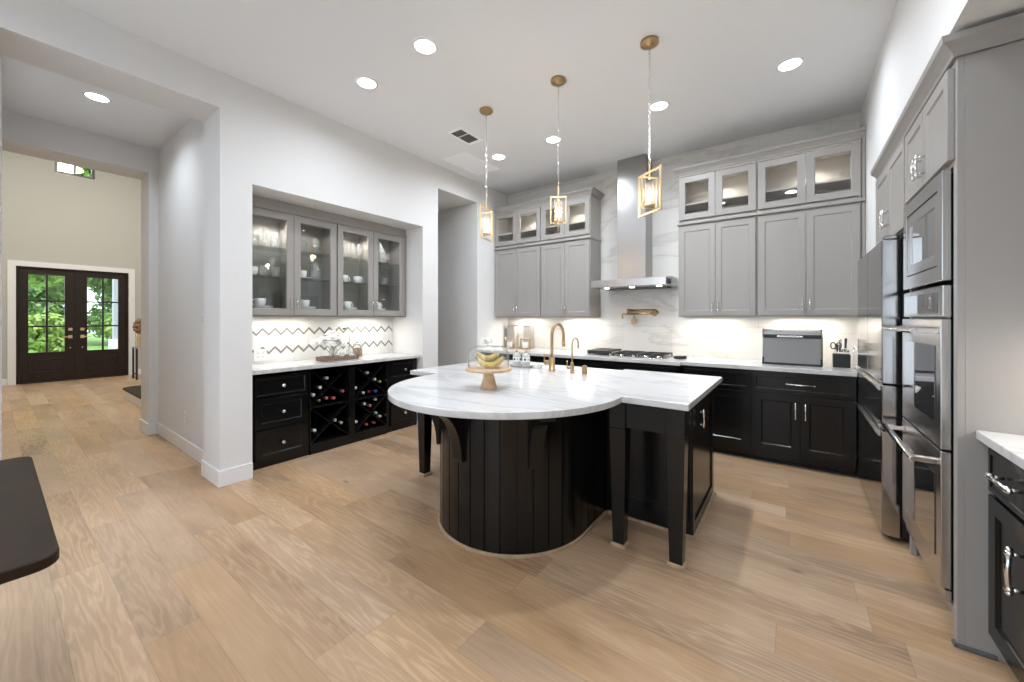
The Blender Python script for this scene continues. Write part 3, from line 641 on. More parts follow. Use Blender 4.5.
UL = ((XL+.002, -2.905), (-2.903, -2.144)); UR = ((-1.058, -.30), (-.298, .50))
wall_unit(*UL[0], 'grey two-door wall cabinet in the far left corner of the back wall')
wall_unit(*UL[1], 'grey two-door wall cabinet directly left of the range hood')
wall_unit(*UR[0], 'grey two-door wall cabinet directly right of the range hood')
wall_unit(*UR[1], 'grey two-door wall cabinet above the bread box')
glass_unit(*UL[0], 'glass-front upper cabinet in the far left corner of the back wall')
glass_unit(*UL[1], 'glass-front upper cabinet directly left of the hood chimney')
glass_unit(*UR[0], 'glass-front upper cabinet directly right of the hood chimney')
glass_unit(*UR[1], 'glass-front upper cabinet near the right end of the back wall')
CROWN = [(0, 3.0), (.012, 3.0), (.016, 3.02), (.035, 3.045), (.052, 3.058), (.056, 3.078), (0, 3.078)]
def crown_run(x0, x1, l_ret, r_ret, label):
    q = MB()
    def prof(e, z): return (e, z)
    xs0 = lambda e: x0-(e if l_ret else 0); xs1 = lambda e: x1+(e if r_ret else 0)
    path = []
    rows = []
    for e, z in CROWN:
        r = []
        if l_ret: r.append((xs0(e), YB-.003, z))
        r.append((xs0(e), YU-e, z)); r.append((xs1(e), YU-e, z))
        if r_ret: r.append((xs1(e), YB-.003, z))
        rows.append(r)
    m = len(rows[0]); vs = [p for r in rows for p in r]
    fs = [(j*m+i, j*m+i+1, (j+1) % len(rows)*m+i+1, (j+1) % len(rows)*m+i) for j in range(len(rows)) for i in range(m-1)]
    fs += [tuple(j*m for j in range(len(rows))), tuple(j*m+m-1 for j in range(len(rows)))]
    q.add(vs, fs); q.box(x0, x1, YU, YB-.003, 3.001, 3.03)
    tag(q.build('crown_moulding', 'gray'), label, 'moulding')
crown_run(XL+.002, -2.144, False, True, 'grey crown moulding on the cabinets left of the range hood')
crown_run(-1.058, .525, True, False, 'grey crown moulding on the cabinets right of the range hood')
for (x0, x1, lab) in ((XL+.002, -2.144, 'left'), (-1.058, .525, 'right')):
    q = MB(); xa = x0 if lab == 'left' else x0-.014; xb = x1+.014 if lab == 'left' else x1
    q.box(xa, xb, YU-.026, YB-.003, 2.428, 2.453)
    tag(q.build('ledge_moulding', 'gray', bev=.006), 'slim grey ledge between upper and lower cabinets %s of the hood' % lab, 'moulding')
q = MB(); q.box(.502, .526, YU-.002, YB-.003, 1.39, 2.425); q.box(.502, .526, YU-.002, YB-.003, 2.456, 3.0); tag(q.build('filler_strip', 'gray'), 'narrow grey filler panel between back cabinets and the right wall', 'panel')

# ------------------------------------------------------------------ things on the back counter
ZK = .9145
bb = thing('bread_box', (-.01, 4.73, ZK), 'large steel bread box with a roll-top front', 'bread box')
x0, x1, y0, y1 = -.252, .226, 4.62, 4.86
q = MB((0, y1, ZK), **F_BACK); D_ = y1-y0
prof = [(0, .018), (D_, .018), (D_, .27), (D_-.02, .325), (D_-.06, .345), (.02, .345), (0, .32)]
q.extr(prof, x0+.012, x1-.012); q.build('body', 'satin', bb, bev=.003)
for (a0, a1) in ((x0, x0+.0119), (x1-.0119, x1)):
    q = MB((0, y1, ZK), **F_BACK); q.extr([(0, 0), (D_+.004, 0), (D_+.004, .28), (D_-.018, .332), (D_-.06, .352), (.02, .352), (0, .325)], a0, a1); q.build('end_cap', 'steelr', bb, bev=.003)
q = MB((0, y1, ZK), **F_BACK); q.box(x0+.012, x1-.012, .0, D_+.002, 0, .0178); q.box(x0+.002, x0+.018, D_+.0042, D_+.008, .0, .07); q.box(x1-.018, x1-.002, D_+.0042, D_+.008, 0, .07); q.build('base', 'plasticblk', bb)
q = MB((0, y1, ZK), **F_BACK); q.box(x0+.012, x1-.012, D_+.0005, D_+.008, .262, .298); o = q.build('front_band', 'plasticblk', bb, bev=.002)
q = MB((0, y1, ZK), **F_BACK); q.box(-.13, .08, D_+.0085, D_+.022, .27, .29); q.build('pull_handle', 'steel', o, bev=.004)
kb = thing('knife_block', (.365, 4.72, ZK), 'square black knife block holding knives and scissors', 'knife block')
q = MB((.365, 4.72, ZK)); q.box(-.062, .062, -.05, .05, 0, .12); q.build('block', 'plasticblk', kb, bev=.004)
q = MB((.365, 4.72, ZK)); q.box(-.058, .058, -.046, .046, .1202, .124); q.build('slot_plate', 'gap', kb)
kn = []
spec = [(-.03, .02, .20, 'gap', 'knife with black handle at the left of the black knife block'), (-.008, .02, .25, 'steel', 'tall steel-handled knife in the middle of the knife block'), (.03, .02, .26, 'gap', 'tallest black-handled knife at the right of the knife block'), (.005, -.02, .16, 'steel', 'short steel-handled knife at the front centre of the knife block'), (.028, -.02, .17, 'steel', 'short steel-handled knife at the front right of the knife block'), (.048, 0, .15, 'steel', 'short steel-handled knife at the right edge of the knife block')]
for (dx, dy, hh, m_, lab) in spec:
    k = thing('knife', (.365+dx, 4.72+dy, ZK+.1245), lab, 'knife')
    q = MB((.365+dx, 4.72+dy, ZK)); q.box(-.001, .001, -.014, .014, .1245, .142); q.build('blade', 'chrome', k)
    q = MB((.365+dx, 4.72+dy, ZK)); q.tube([(0, 0, .14), (0, 0, .15), (.002, 0, (.15+hh)/2), (.004, 0, hh), (.004, 0, hh+.012)], [.006, .009, .0085, .011, .004], 10); q.build('handle', 'plasticblk' if m_ == 'gap' else m_, k)
k = thing('kitchen_scissors', (.325, 4.70, ZK+.1245), 'black-handled scissors leaning out of the knife block', 'scissors')
q = MB((.325, 4.70, ZK)); q.box(-.004, .004, -.002, .002, .1245, .17); q.build('blade', 'chrome', k)
q = MB((.325, 4.70, ZK))
for sx in (-1, 1): q.tube([(sx*.02+.018*math.cos(u_), 0, .20+.03*math.sin(u_)) for u_ in [2*PI*j/14 for j in range(14)]], .005, 8, closed=True)
q.cyl((0, 0, .165), (0, 0, .175), .01, n=10); q.build('handle', 'plasticblk', k)
sh = thing('salt_shaker', (.47, 4.80, ZK), 'slim clear shaker standing right of the knife block', 'shaker')
q = MB((.47, 4.80, ZK)); q.lathe([(.018, 0), (.02, .01), (.015, .12), (.012, .16)], n=16); q.build('body', 'crystal', sh)
q = MB((.47, 4.80, ZK)); q.lathe([(.013, .16), (.014, .175), (.008, .2), (.001, .203)], n=14); q.build('cap', 'chrome', sh)
# canisters and brass stands at the left end
can = thing('tea_canister', (0, 0, 0), '', 'canister')
q = MB(); q.box(-.07, .07, -.05, .05, 0, .33); q.build('body', 'grayin', can, bev=.006)
q = MB(); q.box(-.073, .073, -.053, .053, .3305, .35); q.build('lid', 'steel', can, bev=.004)
P_ = Proto(can); P_.at((-3.6, 4.93, ZK), 0, 'tall grey lidded canister in the left corner of the back counter'); P_.at((-3.30, 4.93, ZK), 0, 'tall grey lidded canister beside the corner one, behind brass stand')
st = thing('brass_stand', (0, 0, 0), '', 'stand')
q = MB(); q.box(-.09, .09, -.05, .05, 0, .012); q.build('base', 'brass', st, bev=.003)
q = MB(); q.cyl((-.08, 0, .012), (-.08, 0, .165), .013, n=12); q.cyl((.08, 0, .012), (.08, 0, .145), .012, n=12); q.tube([(-.08, 0, .12), (-.07, 0, .14), (-.045, 0, .15), (.1, 0, .15)], .0085, 10); q.build('post_frame', 'brass', st)
q = MB(); q.lathe([(.036, .0125), (.04, .02), (.04, .09), (.036, .10)], n=18); q.build('cup', 'white', st)
P_ = Proto(st); P_.at((-3.51, 4.72, ZK), 0, 'left of two brass arch stands at the left end of the counter'); P_.at((-3.22, 4.72, ZK), 0, 'right of two brass arch stands, nearer the tall brass faucet')

# ------------------------------------------------------------------ electrical plates
def plate(name, org, a, b_, wd, ht, label, cat, kind):
    u = thing(name, org, label, cat)
    q = MB(org, a, b_); q.box(-wd/2, wd/2, 0, .006, -ht/2, ht/2); pl = q.build('cover_plate', 'plate', u, bev=.002)
    q = MB(org, a, b_)
    if kind == 'outlet':
        n_ = 2 if wd > ht*1.3 or wd > .1 else 1
        for k in range(n_):
            ca = (k-(n_-1)/2)*.046*2*.5
            for s_ in (-1, 1):
                q.box(ca-.008, ca-.005, .0062, .0072, s_*.02-.006, s_*.02+.006); q.box(ca+.005, ca+.008, .0062, .0072, s_*.02-.006, s_*.02+.006)
        q.build('socket_slots', 'filter', pl)
    else:
        n_ = max(1, round(wd/.05)-0 if wd > .08 else 1)
        for k in range(n_): ca = (k-(n_-1)/2)*.046; q.box(ca-.016, ca+.016, .0062, .009, -.033, .033)
        q.build('rocker', 'white', pl, bev=.001)
plate('outlet', (-.63, YB-.0005, 1.03), (1, 0), (0, -1), .115, .075, 'white outlet on the marble backsplash right of the cooktop', 'outlet', 'outlet')
plate('outlet', (XL+.0005, 4.40, 1.02), (0, 1), (1, 0), .22, .115, 'white multi-gang outlet on the left wall beside the back counter', 'outlet', 'outlet')
plate('outlet', (-4.3545, 1.62, 1.0), (0, 1), (1, 0), .115, .115, 'white outlet on the chevron backsplash at its left end', 'outlet', 'outlet')
plate('outlet', (-5.02, 1.1895, .36), (1, 0), (0, -1), .07, .115, 'white outlet low on the hallway wall', 'outlet', 'outlet')
plate('light_switch', (-4.46, 1.1895, 1.36), (1, 0), (0, -1), .07, .115, 'white light switch on the hallway wall', 'switch', 'switch')
q = MB((XL+.0065, 4.43, 1.02), (0, 1), (1, 0)); q.box(-.03, .03, .0015, .04, -.035, .03); q.ball((0, .05, .0), .03, 12, 8, (1, .6, 1)); tag(q.build('plug_in_adapter', 'crystal'), 'clear plug-in fixture on the left wall outlet above the dome', 'plug')

# ------------------------------------------------------------------ pendants
pd = thing('pendant_light', (0, 0, 0), '', 'pendant light')
q = MB(); q.lathe([(.064, -.001), (.064, -.02), (.05, -.028), (.014, -.03), (.012, -.04)], n=28); q.build('canopy', 'brass', pd)
ZF = 2.44-ZC     # top of the big frame, relative to the ceiling
q = MB(); zt, zb = -.04, ZF+.075; nl = 34
for k in range(nl):
    zc_ = zt+(zb-zt)*(k+.5)/nl; hh = (zt-zb)/nl*.66; ax = k % 2
    pth = []
    for j in range(8):
        u_ = 2*PI*j/8; w_ = .0075*math.cos(u_); z_ = zc_+hh*math.sin(u_); pth.append((w_, 0, z_) if ax else (0, w_, z_))
    q.tube(pth, .0022, 5, closed=True)
q.build('chain', 'chrome', pd)
q = MB(); q.tube([(.012*math.cos(u_), 0, ZF+.06+.015*math.sin(u_)) for u_ in [2*PI*j/10 for j in range(10)]], .003, 6, closed=True); q.lathe([(.006, ZF+.01), (.009, ZF+.02), (.005, ZF+.045)], n=10); q.cyl((0, 0, ZF-.06), (0, 0, ZF+.02), .006, n=8); q.build('stem', 'gold', pd)
q = MB(); t = .007; q.box(-.125, -.125+2*t, -t, t, ZF-.31, ZF); q.box(.125-2*t, .125, -t, t, ZF-.31, ZF); q.box(-.125+2*t, .125-2*t, -t, t, ZF-2*t, ZF); q.box(-.125+2*t, .125-2*t, -t, t, ZF-.31, ZF-.31+2*t); q.build('outer_frame', 'gold', pd, bev=.0015)
q = MB(); a_, z0, z1 = .07, ZF-.275, ZF-.04; t = .006
q.box(-t, t, -a_, -a_+2*t, z0, z1); q.box(-t, t, a_-2*t, a_, z0, z1); q.box(-t, t, -a_+2*t, a_-2*t, z1-2*t, z1); q.box(-t, t, -a_+2*t, a_-2*t, z0, z0+2*t); q.build('inner_frame', 'gold', pd, bev=.0015)
q = MB(); q.lathe([(.036, z0+.013), (.036, z0+.035), (.03, z0+.036), (.012, z0+.038), (.012, z0+.06)], n=22); q.build('candle_cup', 'gold', pd)
q = MB(); q.lathe([(.033, z0+.0365), (.033, z1-.03)], n=22, close=False); q.build('glass_cylinder', 'glass', pd)
q = MB(); q.lathe([(.008, z0+.06), (.014, z0+.075), (.015, z0+.10), (.010, z0+.125), (.003, z0+.145)], n=12); q.build('bulb', 'bulb', pd)
P_ = Proto(pd)
for (x, an, lab) in ((-2.384, 103, 'brass frame pendant on a chain, farthest left of the three'), (-1.593, 119, 'brass frame pendant on a chain, middle of the three'), (-.839, 145, 'brass frame pendant on a chain, nearest the camera in front of the hood')):
    P_.at((x, 2.83, ZC-.0005), math.radians(an), lab, 'pendants above the island')
    l = bpy.data.lights.new('lamp_light', 'POINT'); l.energy = 3.0; l.color = (1, .75, .45); l.shadow_soft_size = .03
    o = bpy.data.objects.new('lamp_light', l); COL.objects.link(o); o.location = (x, 2.83, 2.285)

# ------------------------------------------------------------------ ceiling fixtures
dl = thing('recessed_light', (0, 0, 0), '', 'ceiling light')
q = MB(); q.lathe([(.092, 0), (.092, -.004), (.075, -.007), (.073, -.002)], n=32, close=False); q.build('trim_ring', 'trim', dl)
q = MB(); q.lathe([(.074, -.003), (.07, -.0055), (.001, -.006)], n=32); q.build('diffuser', 'lamp', dl)
P_ = Proto(dl)
LB = {(-2.93, 1.9): 'round recessed ceiling light nearest the left wall, front row', (-2.19, 1.9): 'round recessed ceiling light second from the left wall, front row', (-2.95, 3.74): 'round recessed ceiling light beside the chain of the far left pendant', (-2.17, 3.74): 'round recessed ceiling light beside the chain of the middle pendant', (-1.02, 3.74): 'round recessed ceiling light behind the chain of the nearest pendant', (-.02, 3.74): 'round recessed ceiling light above the grey cabinets, farthest right'}
for (x, y), lab in LB.items(): P_.at((x, y, ZC-.0005), 0, lab, 'recessed ceiling lights')
P_.at((-5.09, .575, ZC-.0005), 0, 'round recessed ceiling light in the hallway ceiling', 'recessed ceiling lights')
vt = thing('ceiling_vent', (-2.91, 3.10, ZC), 'white ceiling air vent with dark slots left of the pendants', 'vent')
q = MB((-2.91, 3.10, ZC-.0005)); q.box(-.105, .105, -.185, .185, -.008, 0); q.build('frame', 'vent', vt, bev=.002)
q = MB((-2.91, 3.10, ZC-.0005))
for (y0, y1) in ((-.15, -.05), (-.025, .13)):
    q.box(-.075, .075, y0, y1, -.0095, -.0082)
q.build('opening', 'filter', vt)
q = MB((-2.91, 3.10, ZC-.0005))
for k in range(9): x = -.068+k*.017; q.box(x, x+.003, -.15, .13, -.0115, -.0097)
q.build('slat', 'filter', vt)
ap = thing('return_air_grille', (-3.37, 3.71, ZC), 'flat white return-air panel in the ceiling by the left wall', 'vent')
q = MB((-3.37, 3.71, ZC-.0005)); q.box(-.19, .19, -.34, .34, -.006, 0); q.build('frame', 'vent', ap, bev=.002)
q = MB((-3.37, 3.71, ZC-.0005))
for k in range(24): y = -.30+k*.0255; q.box(-.155, .155, y, y+.014, -.010, -.0062)
q.build('slat', 'vent', ap)

# ------------------------------------------------------------------ right run: fridge, oven tower, counter
fg = thing('refrigerator', (.86, 3.8, 0), 'stainless french-door refrigerator with two freezer drawers on the right', 'refrigerator')
FX, FY0, FY1 = .442, 3.262, 4.355; fm = 3.81
q = MB(); q.box(.532, 1.22, FY0+.02, FY1-.01, .03, 1.83); q.box(.60, 1.2, FY0+.05, FY1-.05, 0, .03); q.build('body', 'plasticblk', fg, bev=.004)
for (y0, y1) in ((FY0, fm-.004), (fm+.004, FY1)):
    q = MB(); q.box(FX, .528, y0, y1, .967, 1.855); q.build('door', 'steelr', fg, bev=.006)
for (z0, z1) in ((.682, .959), (.035, .674)):
    q = MB(); q.box(FX, .528, FY0, FY1, z0, z1); o = q.build('freezer_drawer', 'steelr', fg, bev=.006)
    q = MB((FX, 0, 0), **F_RIGHT); q.extr([(0, z1-.040), (.012, z1-.036), (.03, z1-.008), (.03, z1-.002), (0, z1-.002)], FY0+.03, FY1-.03); q.build('pull_handle', 'steel', o, bev=.002)
q = MB(); q.box(.455, .56, FY0+.005, FY0+.075, 1.857, 1.882); q.box(.455, .56, FY1-.075, FY1-.005, 1.857, 1.882); q.build('hinge_cover', 'steelr', fg, bev=.004)
# cabinet over the fridge
fc = thing('over_fridge_cabinet', (.85, 3.69, 1.93), 'grey two-door cabinet above the refrigerator', 'wall cabinet')
q = MB(); q.box(.552, 1.24, 3.205, 4.17, 1.905, 2.46); q.build('cabinet_box', 'gray', fc)
for y0, y1, s_ in ((3.213, 3.688, 1), (3.692, 4.165, -1)):
    q = MB((.5515, 0, 0), **F_RIGHT); q.shaker(y0, y1, 1.915, 2.445, 0, .021, .055, .008, .007); o = q.build('door', 'gray', fc, bev=.0015)
    q = MB((.5305, 0, 0), **F_RIGHT); bar_pull(q, 3.69-s_*.035, 2.06, .11, True, 0, .03, .006); q.build('pull_handle', 'chrome', o)
# tall oven cabinet
TY0, TY1 = 2.39, 3.2
tw = thing('oven_tower_cabinet', (.9, 2.8, 0), 'tall grey cabinet housing the microwave and double ovens', 'tall cabinet')
q = MB(); q.box(.575, 1.24, TY0, TY0+.02, 0, 2.46); q.box(.575, 1.24, TY1-.02, TY1, 0, 2.46); q.box(.575, 1.24, TY0+.02, TY1-.02, 2.44, 2.46); q.box(.575, 1.24, TY0+.02, TY1-.02, 2.03, 2.05); q.box(.64, 1.24, TY0+.02, TY1-.02, .0, .1); q.box(1.22, 1.24, TY0+.02, TY1-.02, .1, 2.44); q.build('cabinet_box', 'gray', tw, bev=.002)
q = MB(); q.box(.553, .5749, TY0, TY0+.045, .0, 2.46); q.box(.553, .5749, TY1-.045, TY1, .0, 2.46); q.box(.553, .5749, TY0+.045, TY1-.045, 2.42, 2.46); q.box(.553, .5749, TY0+.045, TY1-.045, 2.022, 2.05); q.box(.553, .5749, TY0+.045, TY1-.045, .1, .14); q.build('face_frame', 'gray', tw, bev=.001)
q = MB(); q.box(.540, .5525, TY0-.012, TY0+.02, 0, .018); q.box(.5525, .66, TY0-.012, TY0-.0005, 0, .018); q.build('shoe_moulding', 'filter', tw, bev=.004)
ym = 2.80
for y0, y1, s_ in ((TY0+.03, ym-.002, 1), (ym+.002, TY1-.008, -1)):
    q = MB((.5525, 0, 0), **F_RIGHT); q.shaker(y0, y1, 2.045, 2.435, 0, .021, .055, .008, .007); o = q.build('door', 'gray', tw, bev=.0015)
    q = MB((.5315, 0, 0), **F_RIGHT); bar_pull(q, ym-s_*.035, 2.14, .1, True, 0, .03, .006); q.build('pull_handle', 'chrome', o)
mw = thing('built_in_microwave', (.56, 2.8, 1.53), 'built-in stainless microwave above the double ovens', 'microwave')
y0, y1 = TY0+.06, TY1-.03
q = MB((.552, 0, 0), **F_RIGHT); q.box(y0+.02, y1-.02, -.45, 0, 1.55, 2.0); q.build('body', 'plasticblk', mw)
q = MB((.552, 0, 0), **F_RIGHT); q.frame(y0, y1, 1.535, 2.015, .07, .0005, .03); q.build('trim_frame', 'steel', mw, bev=.003)
q = MB((.552, 0, 0), **F_RIGHT); q.frame(y0+.074, y1-.074, 1.61, 1.94, .055, .001, .026); o = q.build('door', 'steel', mw, bev=.002)
q = MB((.552, 0, 0), **F_RIGHT); q.box(y0+.129, y1-.129, .004, .020, 1.665, 1.885); q.build('window', 'darkglass', o)
ov = thing('double_wall_oven', (.56, 2.8, .1), 'stainless double wall oven in the tall grey cabinet', 'oven')
q = MB((.552, 0, 0), **F_RIGHT); q.box(y0+.02, y1-.02, -.55, 0, .145, 1.51); q.build('body', 'plasticblk', ov)
q = MB((.552, 0, 0), **F_RIGHT); q.box(y0, y1, .0005, .028, 1.378, 1.515); o = q.build('control_panel', 'steel', ov, bev=.003)
q = MB((.552, 0, 0), **F_RIGHT); q.box(y0+.07, y1-.03, .0285, .030, 1.395, 1.49); q.build('display', 'darkglass', o)
for (z0, z1) in ((.80, 1.368), (.20, .79)):
    q = MB((.552, 0, 0), **F_RIGHT); q.box(y0, y1, .0005, .034, z0, z1); o = q.build('door', 'steel', ov, bev=.003)
    q = MB((.552, 0, 0), **F_RIGHT); q.box(y0+.075, y1-.06, .0345, .037, z0+.105, z1-.12); q.build('window', 'darkglass', o, bev=.001)
    q = MB((.552, 0, 0), **F_RIGHT); q.tube([(y0+.01, .115, z1-.052), (y1-.03, .115, z1-.052)], .0135, 12)
    for ya in (y0+.035, y1-.055): q.box(ya-.014, ya+.014, .0345, .115, z1-.063, z1-.041)
    q.build('pull_handle', 'chrome', o, bev=.002)
q = MB((.552, 0, 0), **F_RIGHT); q.box(y0, y1, .0005, .02, .145, .192); q.build('vent_trim', 'steel', ov, bev=.002)
# crown over the right run
q = MB(); CR2 = [(0, 2.462), (.012, 2.462), (.016, 2.478), (.034, 2.50), (.05, 2.515), (.054, 2.54), (0, 2.54)]
rows = [[(.552-e, 4.17, z), (.552-e, TY0-e, z), (1.24, TY0-e, z)] for e, z in CR2]
vs = [p for r in rows for p in r]; m = 3
fs = [(j*m+i, j*m+i+1, (j+1) % len(rows)*m+i+1, (j+1) % len(rows)*m+i) for j in range(len(rows)) for i in range(m-1)]+[tuple(j*m for j in range(len(rows))), tuple(j*m+2 for j in range(len(rows)))]
q.add(vs, fs); tag(q.build('crown_moulding', 'gray'), 'grey crown moulding on the oven tower and refrigerator cabinets', 'moulding')
# right base cabinet and counter
rb = thing('base_cabinet', (.95, 1.8, 0), 'black base cabinet with ornate pulls at the right edge', 'base cabinet')
q = MB(); q.box(.655, 1.24, 1.2, TY0-.003, .1, CTZ); q.box(.73, 1.24, 1.2, TY0-.003, 0, .1); q.build('cabinet_box', 'black', rb, bev=.001)
for (a0, a1) in ((1.80, TY0-.012), (1.21, 1.79)):
    q = MB((.6545, 0, 0), **F_RIGHT); q.shaker(a0, a1, .68, .85, 0, .021, .02, .004, .004); o = q.build('drawer', 'black', rb, bev=.002)
    if a1 > 2: q = MB((.6335, 0, 0), **F_RIGHT); bar_pull(q, 2.16, .775, .17, False, 0, .034, .0075); q.build('pull_handle', 'chrome', o)
    q = MB((.6545, 0, 0), **F_RIGHT); q.shaker(a0, a1, .105, .665, 0, .021, .065); o = q.build('door', 'black', rb, bev=.002)
    if a1 > 2: q = MB((.6335, 0, 0), **F_RIGHT); bar_pull(q, 2.075, .50, .15, True, 0, .034, .0075); q.build('pull_handle', 'chrome', o)
q = MB(); q.box(.603, 1.24, 1.2, TY0-.002, CTZ+.001, .914); tag(q.build('side_countertop', 'quartz', bev=.004), 'white quartz countertop at the right edge beside the oven tower', 'countertop')
# strip under the (unseen) wall cabinet on this side washes the tower's side panel
uc = thing('wall_cabinet', (1.08, 1.8, 1.39), 'grey wall cabinet over the right-hand counter beside the oven tower', 'wall cabinet')
q = MB(); q.box(.915, 1.24, 1.2, TY0-.003, 1.39, 2.44); q.build('cabinet_box', 'gray', uc)
area((1.06, 2.1, 1.38), .05, 4.0, color=(1, .95, .87), size_y=.4)

# ------------------------------------------------------------------ bar niche: base units
NX = -3.862
def niche_drawers(y0, y1, label):
    u = thing('drawer_cabinet', (-4.1, (y0+y1)/2, 0), label, 'base cabinet')
    q = MB(); q.box(-4.352, NX, y0+.001, y1-.001, .0, CTZ); q.build('cabinet_box', 'black', u, bev=.001)
    for (z0, z1) in ((.655, .84), (.37, .642), (.085, .357)):
        q = MB((NX+.0005, 0, 0), **F_NICHE); q.shaker(y0+.05, y1-.028, z0, z1, 0, .02, .05 if z1 < .65 else .018, .009, .008); o = q.build('drawer', 'black', u, bev=.0015)
        q = MB((NX+.0205, 0, 0), **F_NICHE); knob(q, (y0+y1)/2+.015, (z0+z1)/2, 0); q.build('knob', 'chrome', o)
    q = MB(); q.box(NX+.0005, NX+.017, y0+.001, y1-.001, 0, .02); q.build('shoe_moulding', 'shoe', u)
NY0, NY1 = 1.34, 3.217
niche_drawers(NY0, 1.868, 'black three-drawer bar cabinet at the left end of the wine rack')
niche_drawers(2.765, NY1, 'black three-drawer bar cabinet at the right end, behind the island')
wr = thing('wine_rack_cabinet', (-4.1, 2.32, 0), 'black cabinet with four crossed wine rack cells holding bottles', 'wine rack')
q = MB(); q.box(-4.352, -4.34, 1.869, 2.764, 0, CTZ)
for (y0, y1) in ((1.869, 1.88), (2.285, 2.352), (2.755, 2.764)): q.box(-4.34, NX+.015, y0, y1, .05, CTZ)
for (z0, z1) in ((0, .122), (.475, .49), (.862, CTZ)): q.box(-4.34, NX+.0148, 1.88, 2.755, z0, z1)
q.build('cabinet_box', 'black', wr, bev=.002)
for (y0, y1) in ((1.881, 2.284), (2.353, 2.754)):
    for (z0, z1) in ((.1225, .4745), (.4905, .8615)):
        q = MB((0, 0, 0), **F_NICHE); cy_, cz_ = (y0+y1)/2, (z0+z1)/2; hw, hh = (y1-y0)/2-.001, (z1-z0)/2-.001
        for s_ in (-1, 1):
            L_ = math.hypot(hw, hh); nx_, nz_ = hh/L_*.005, hw/L_*.005
            # diagonal board, profile in (a, c), extruded in b
            vs = []
            for b_ in (-4.33, NX+.008):
                vs += [(cy_-hw+nx_*2, b_, cz_-s_*(hh-0)), (cy_-hw, b_, cz_-s_*(hh-nz_*2)), (cy_+hw-nx_*2, b_, cz_+s_*(hh)), (cy_+hw, b_, cz_+s_*(hh-nz_*2))]
            q.add(vs, [(0, 1, 2, 3), (4, 7, 6, 5), (0, 4, 5, 1), (1, 5, 6, 2), (2, 6, 7, 3), (3, 7, 4, 0)])
        q.build('cross_divider', 'black', wr)
q = MB(); q.box(NX+.0155, NX+.032, 1.869, 2.764, 0, .02); q.build('shoe_moulding', 'shoe', wr)
q = MB(); q.box(-4.352, -3.79, NY0+.001, NY1-.001, CTZ+.001, .914); tag(q.build('bar_countertop', 'quartz', bev=.004), 'white quartz countertop of the bar niche above the wine rack', 'countertop')
# wine bottles
def bottle_proto(cap):
    u = thing('wine_bottle', (0, 0, 0), '', 'wine bottle')
    q = MB(); q.lathe([(.036, -.30), (.037, -.29), (.037, -.11), (.03, -.085), (.016, -.06), (.0145, -.05)], n=16, axis='x'); q.build('bottle', 'wine', u)
    q = MB(); q.lathe([(.0147, -.0595), (.0152, -.008), (.0165, -.006), (.0165, 0), (.001, .001)], n=14, axis='x'); q.build('capsule', cap, u)
    return Proto(u)
BP = {k: bottle_proto('cap_'+k) for k in 'wpgbr'}
CN = dict(w='pale', p='pink', g='gold', b='blue', r='dark red')
BT = {'upper left': [(2.057, .738, 'w', 'highest'), (2.018, .643, 'w', 'in the middle'), (1.925, .60, 'w', 'leftmost'), (2.245, .583, 'p', 'at the right'), (2.05, .538, 'p', 'left of the pink pair at the bottom'), (2.128, .534, 'p', 'right of the pink pair at the bottom'), (1.966, .534, 'g', 'at the bottom')],
      'upper right': [(2.526, .738, 'w', 'highest'), (2.626, .659, 'w', 'on the right slope'), (2.70, .63, 'g', 'on the right'), (2.40, .6, 'w', 'leftmost'), (2.501, .532, 'w', 'at the bottom'), (2.576, .532, 'r', 'at the bottom'), (2.651, .532, 'b', 'at the bottom')],
      'lower left': [(2.15, .292, 'w', 'in the middle'), (2.235, .25, 'w', 'at the right'), (1.935, .24, 'w', 'at the left')],
      'lower right': [(2.657, .42, 'w', 'highest'), (2.579, .36, 'p', 'in the middle'), (2.50, .40, 'w', 'upper left'), (2.648, .258, 'w', 'centre right'), (2.71, .205, 'w', 'rightmost'), (2.40, .225, 'w', 'leftmost'), (2.535, .165, 'p', 'left of the pink pair at the bottom'), (2.63, .165, 'p', 'right of the pink pair at the bottom')]}
CELL = {'upper left': (1.881, 2.284, .4905, .8615), 'upper right': (2.353, 2.754, .4905, .8615), 'lower left': (1.881, 2.284, .1225, .4745), 'lower right': (2.353, 2.754, .1225, .4745)}
def settle(pts, cell):
    """nudge bottle axes until no bottle cuts a board of its cell or another bottle"""
    y0, y1, z0, z1 = cell; cy_, cz_ = (y0+y1)/2, (z0+z1)/2; L_ = math.hypot(y1-y0, z1-z0); P = [list(q) for q in pts]
    for _ in range(400):
        for q in P:
            for s_ in (-1, 1):
                n_ = (-s_*(z1-z0)/L_, (y1-y0)/L_); d_ = (q[0]-cy_)*n_[0]+(q[1]-cz_)*n_[1]; k = (1 if d_ >= 0 else -1)*max(0, .0465-abs(d_))*.5
                q[0] += n_[0]*k; q[1] += n_[1]*k
            q[0] = min(max(q[0], y0+.039), y1-.039); q[1] = min(max(q[1], z0+.039), z1-.039)
        for i in range(len(P)):
            for j in range(i):
                dx, dz_ = P[i][0]-P[j][0], P[i][1]-P[j][1]; d_ = math.hypot(dx, dz_) or 1e-6
                if d_ < .0765:
                    k = (.0765-d_)/2/d_; P[i][0] += dx*k; P[i][1] += dz_*k; P[j][0] -= dx*k; P[j][1] -= dz_*k
    return P
for cell, l in BT.items():
    SP = settle([q[:2] for q in l], CELL[cell])
    for (y, z), (_, _, c, w_) in zip(SP, l):
        BP[c].at((-3.895+random.uniform(-.015, .01), y, z), 0, '%s-capped wine bottle %s, %s rack cell' % (CN[c], w_, cell), 'wine bottles in the rack')

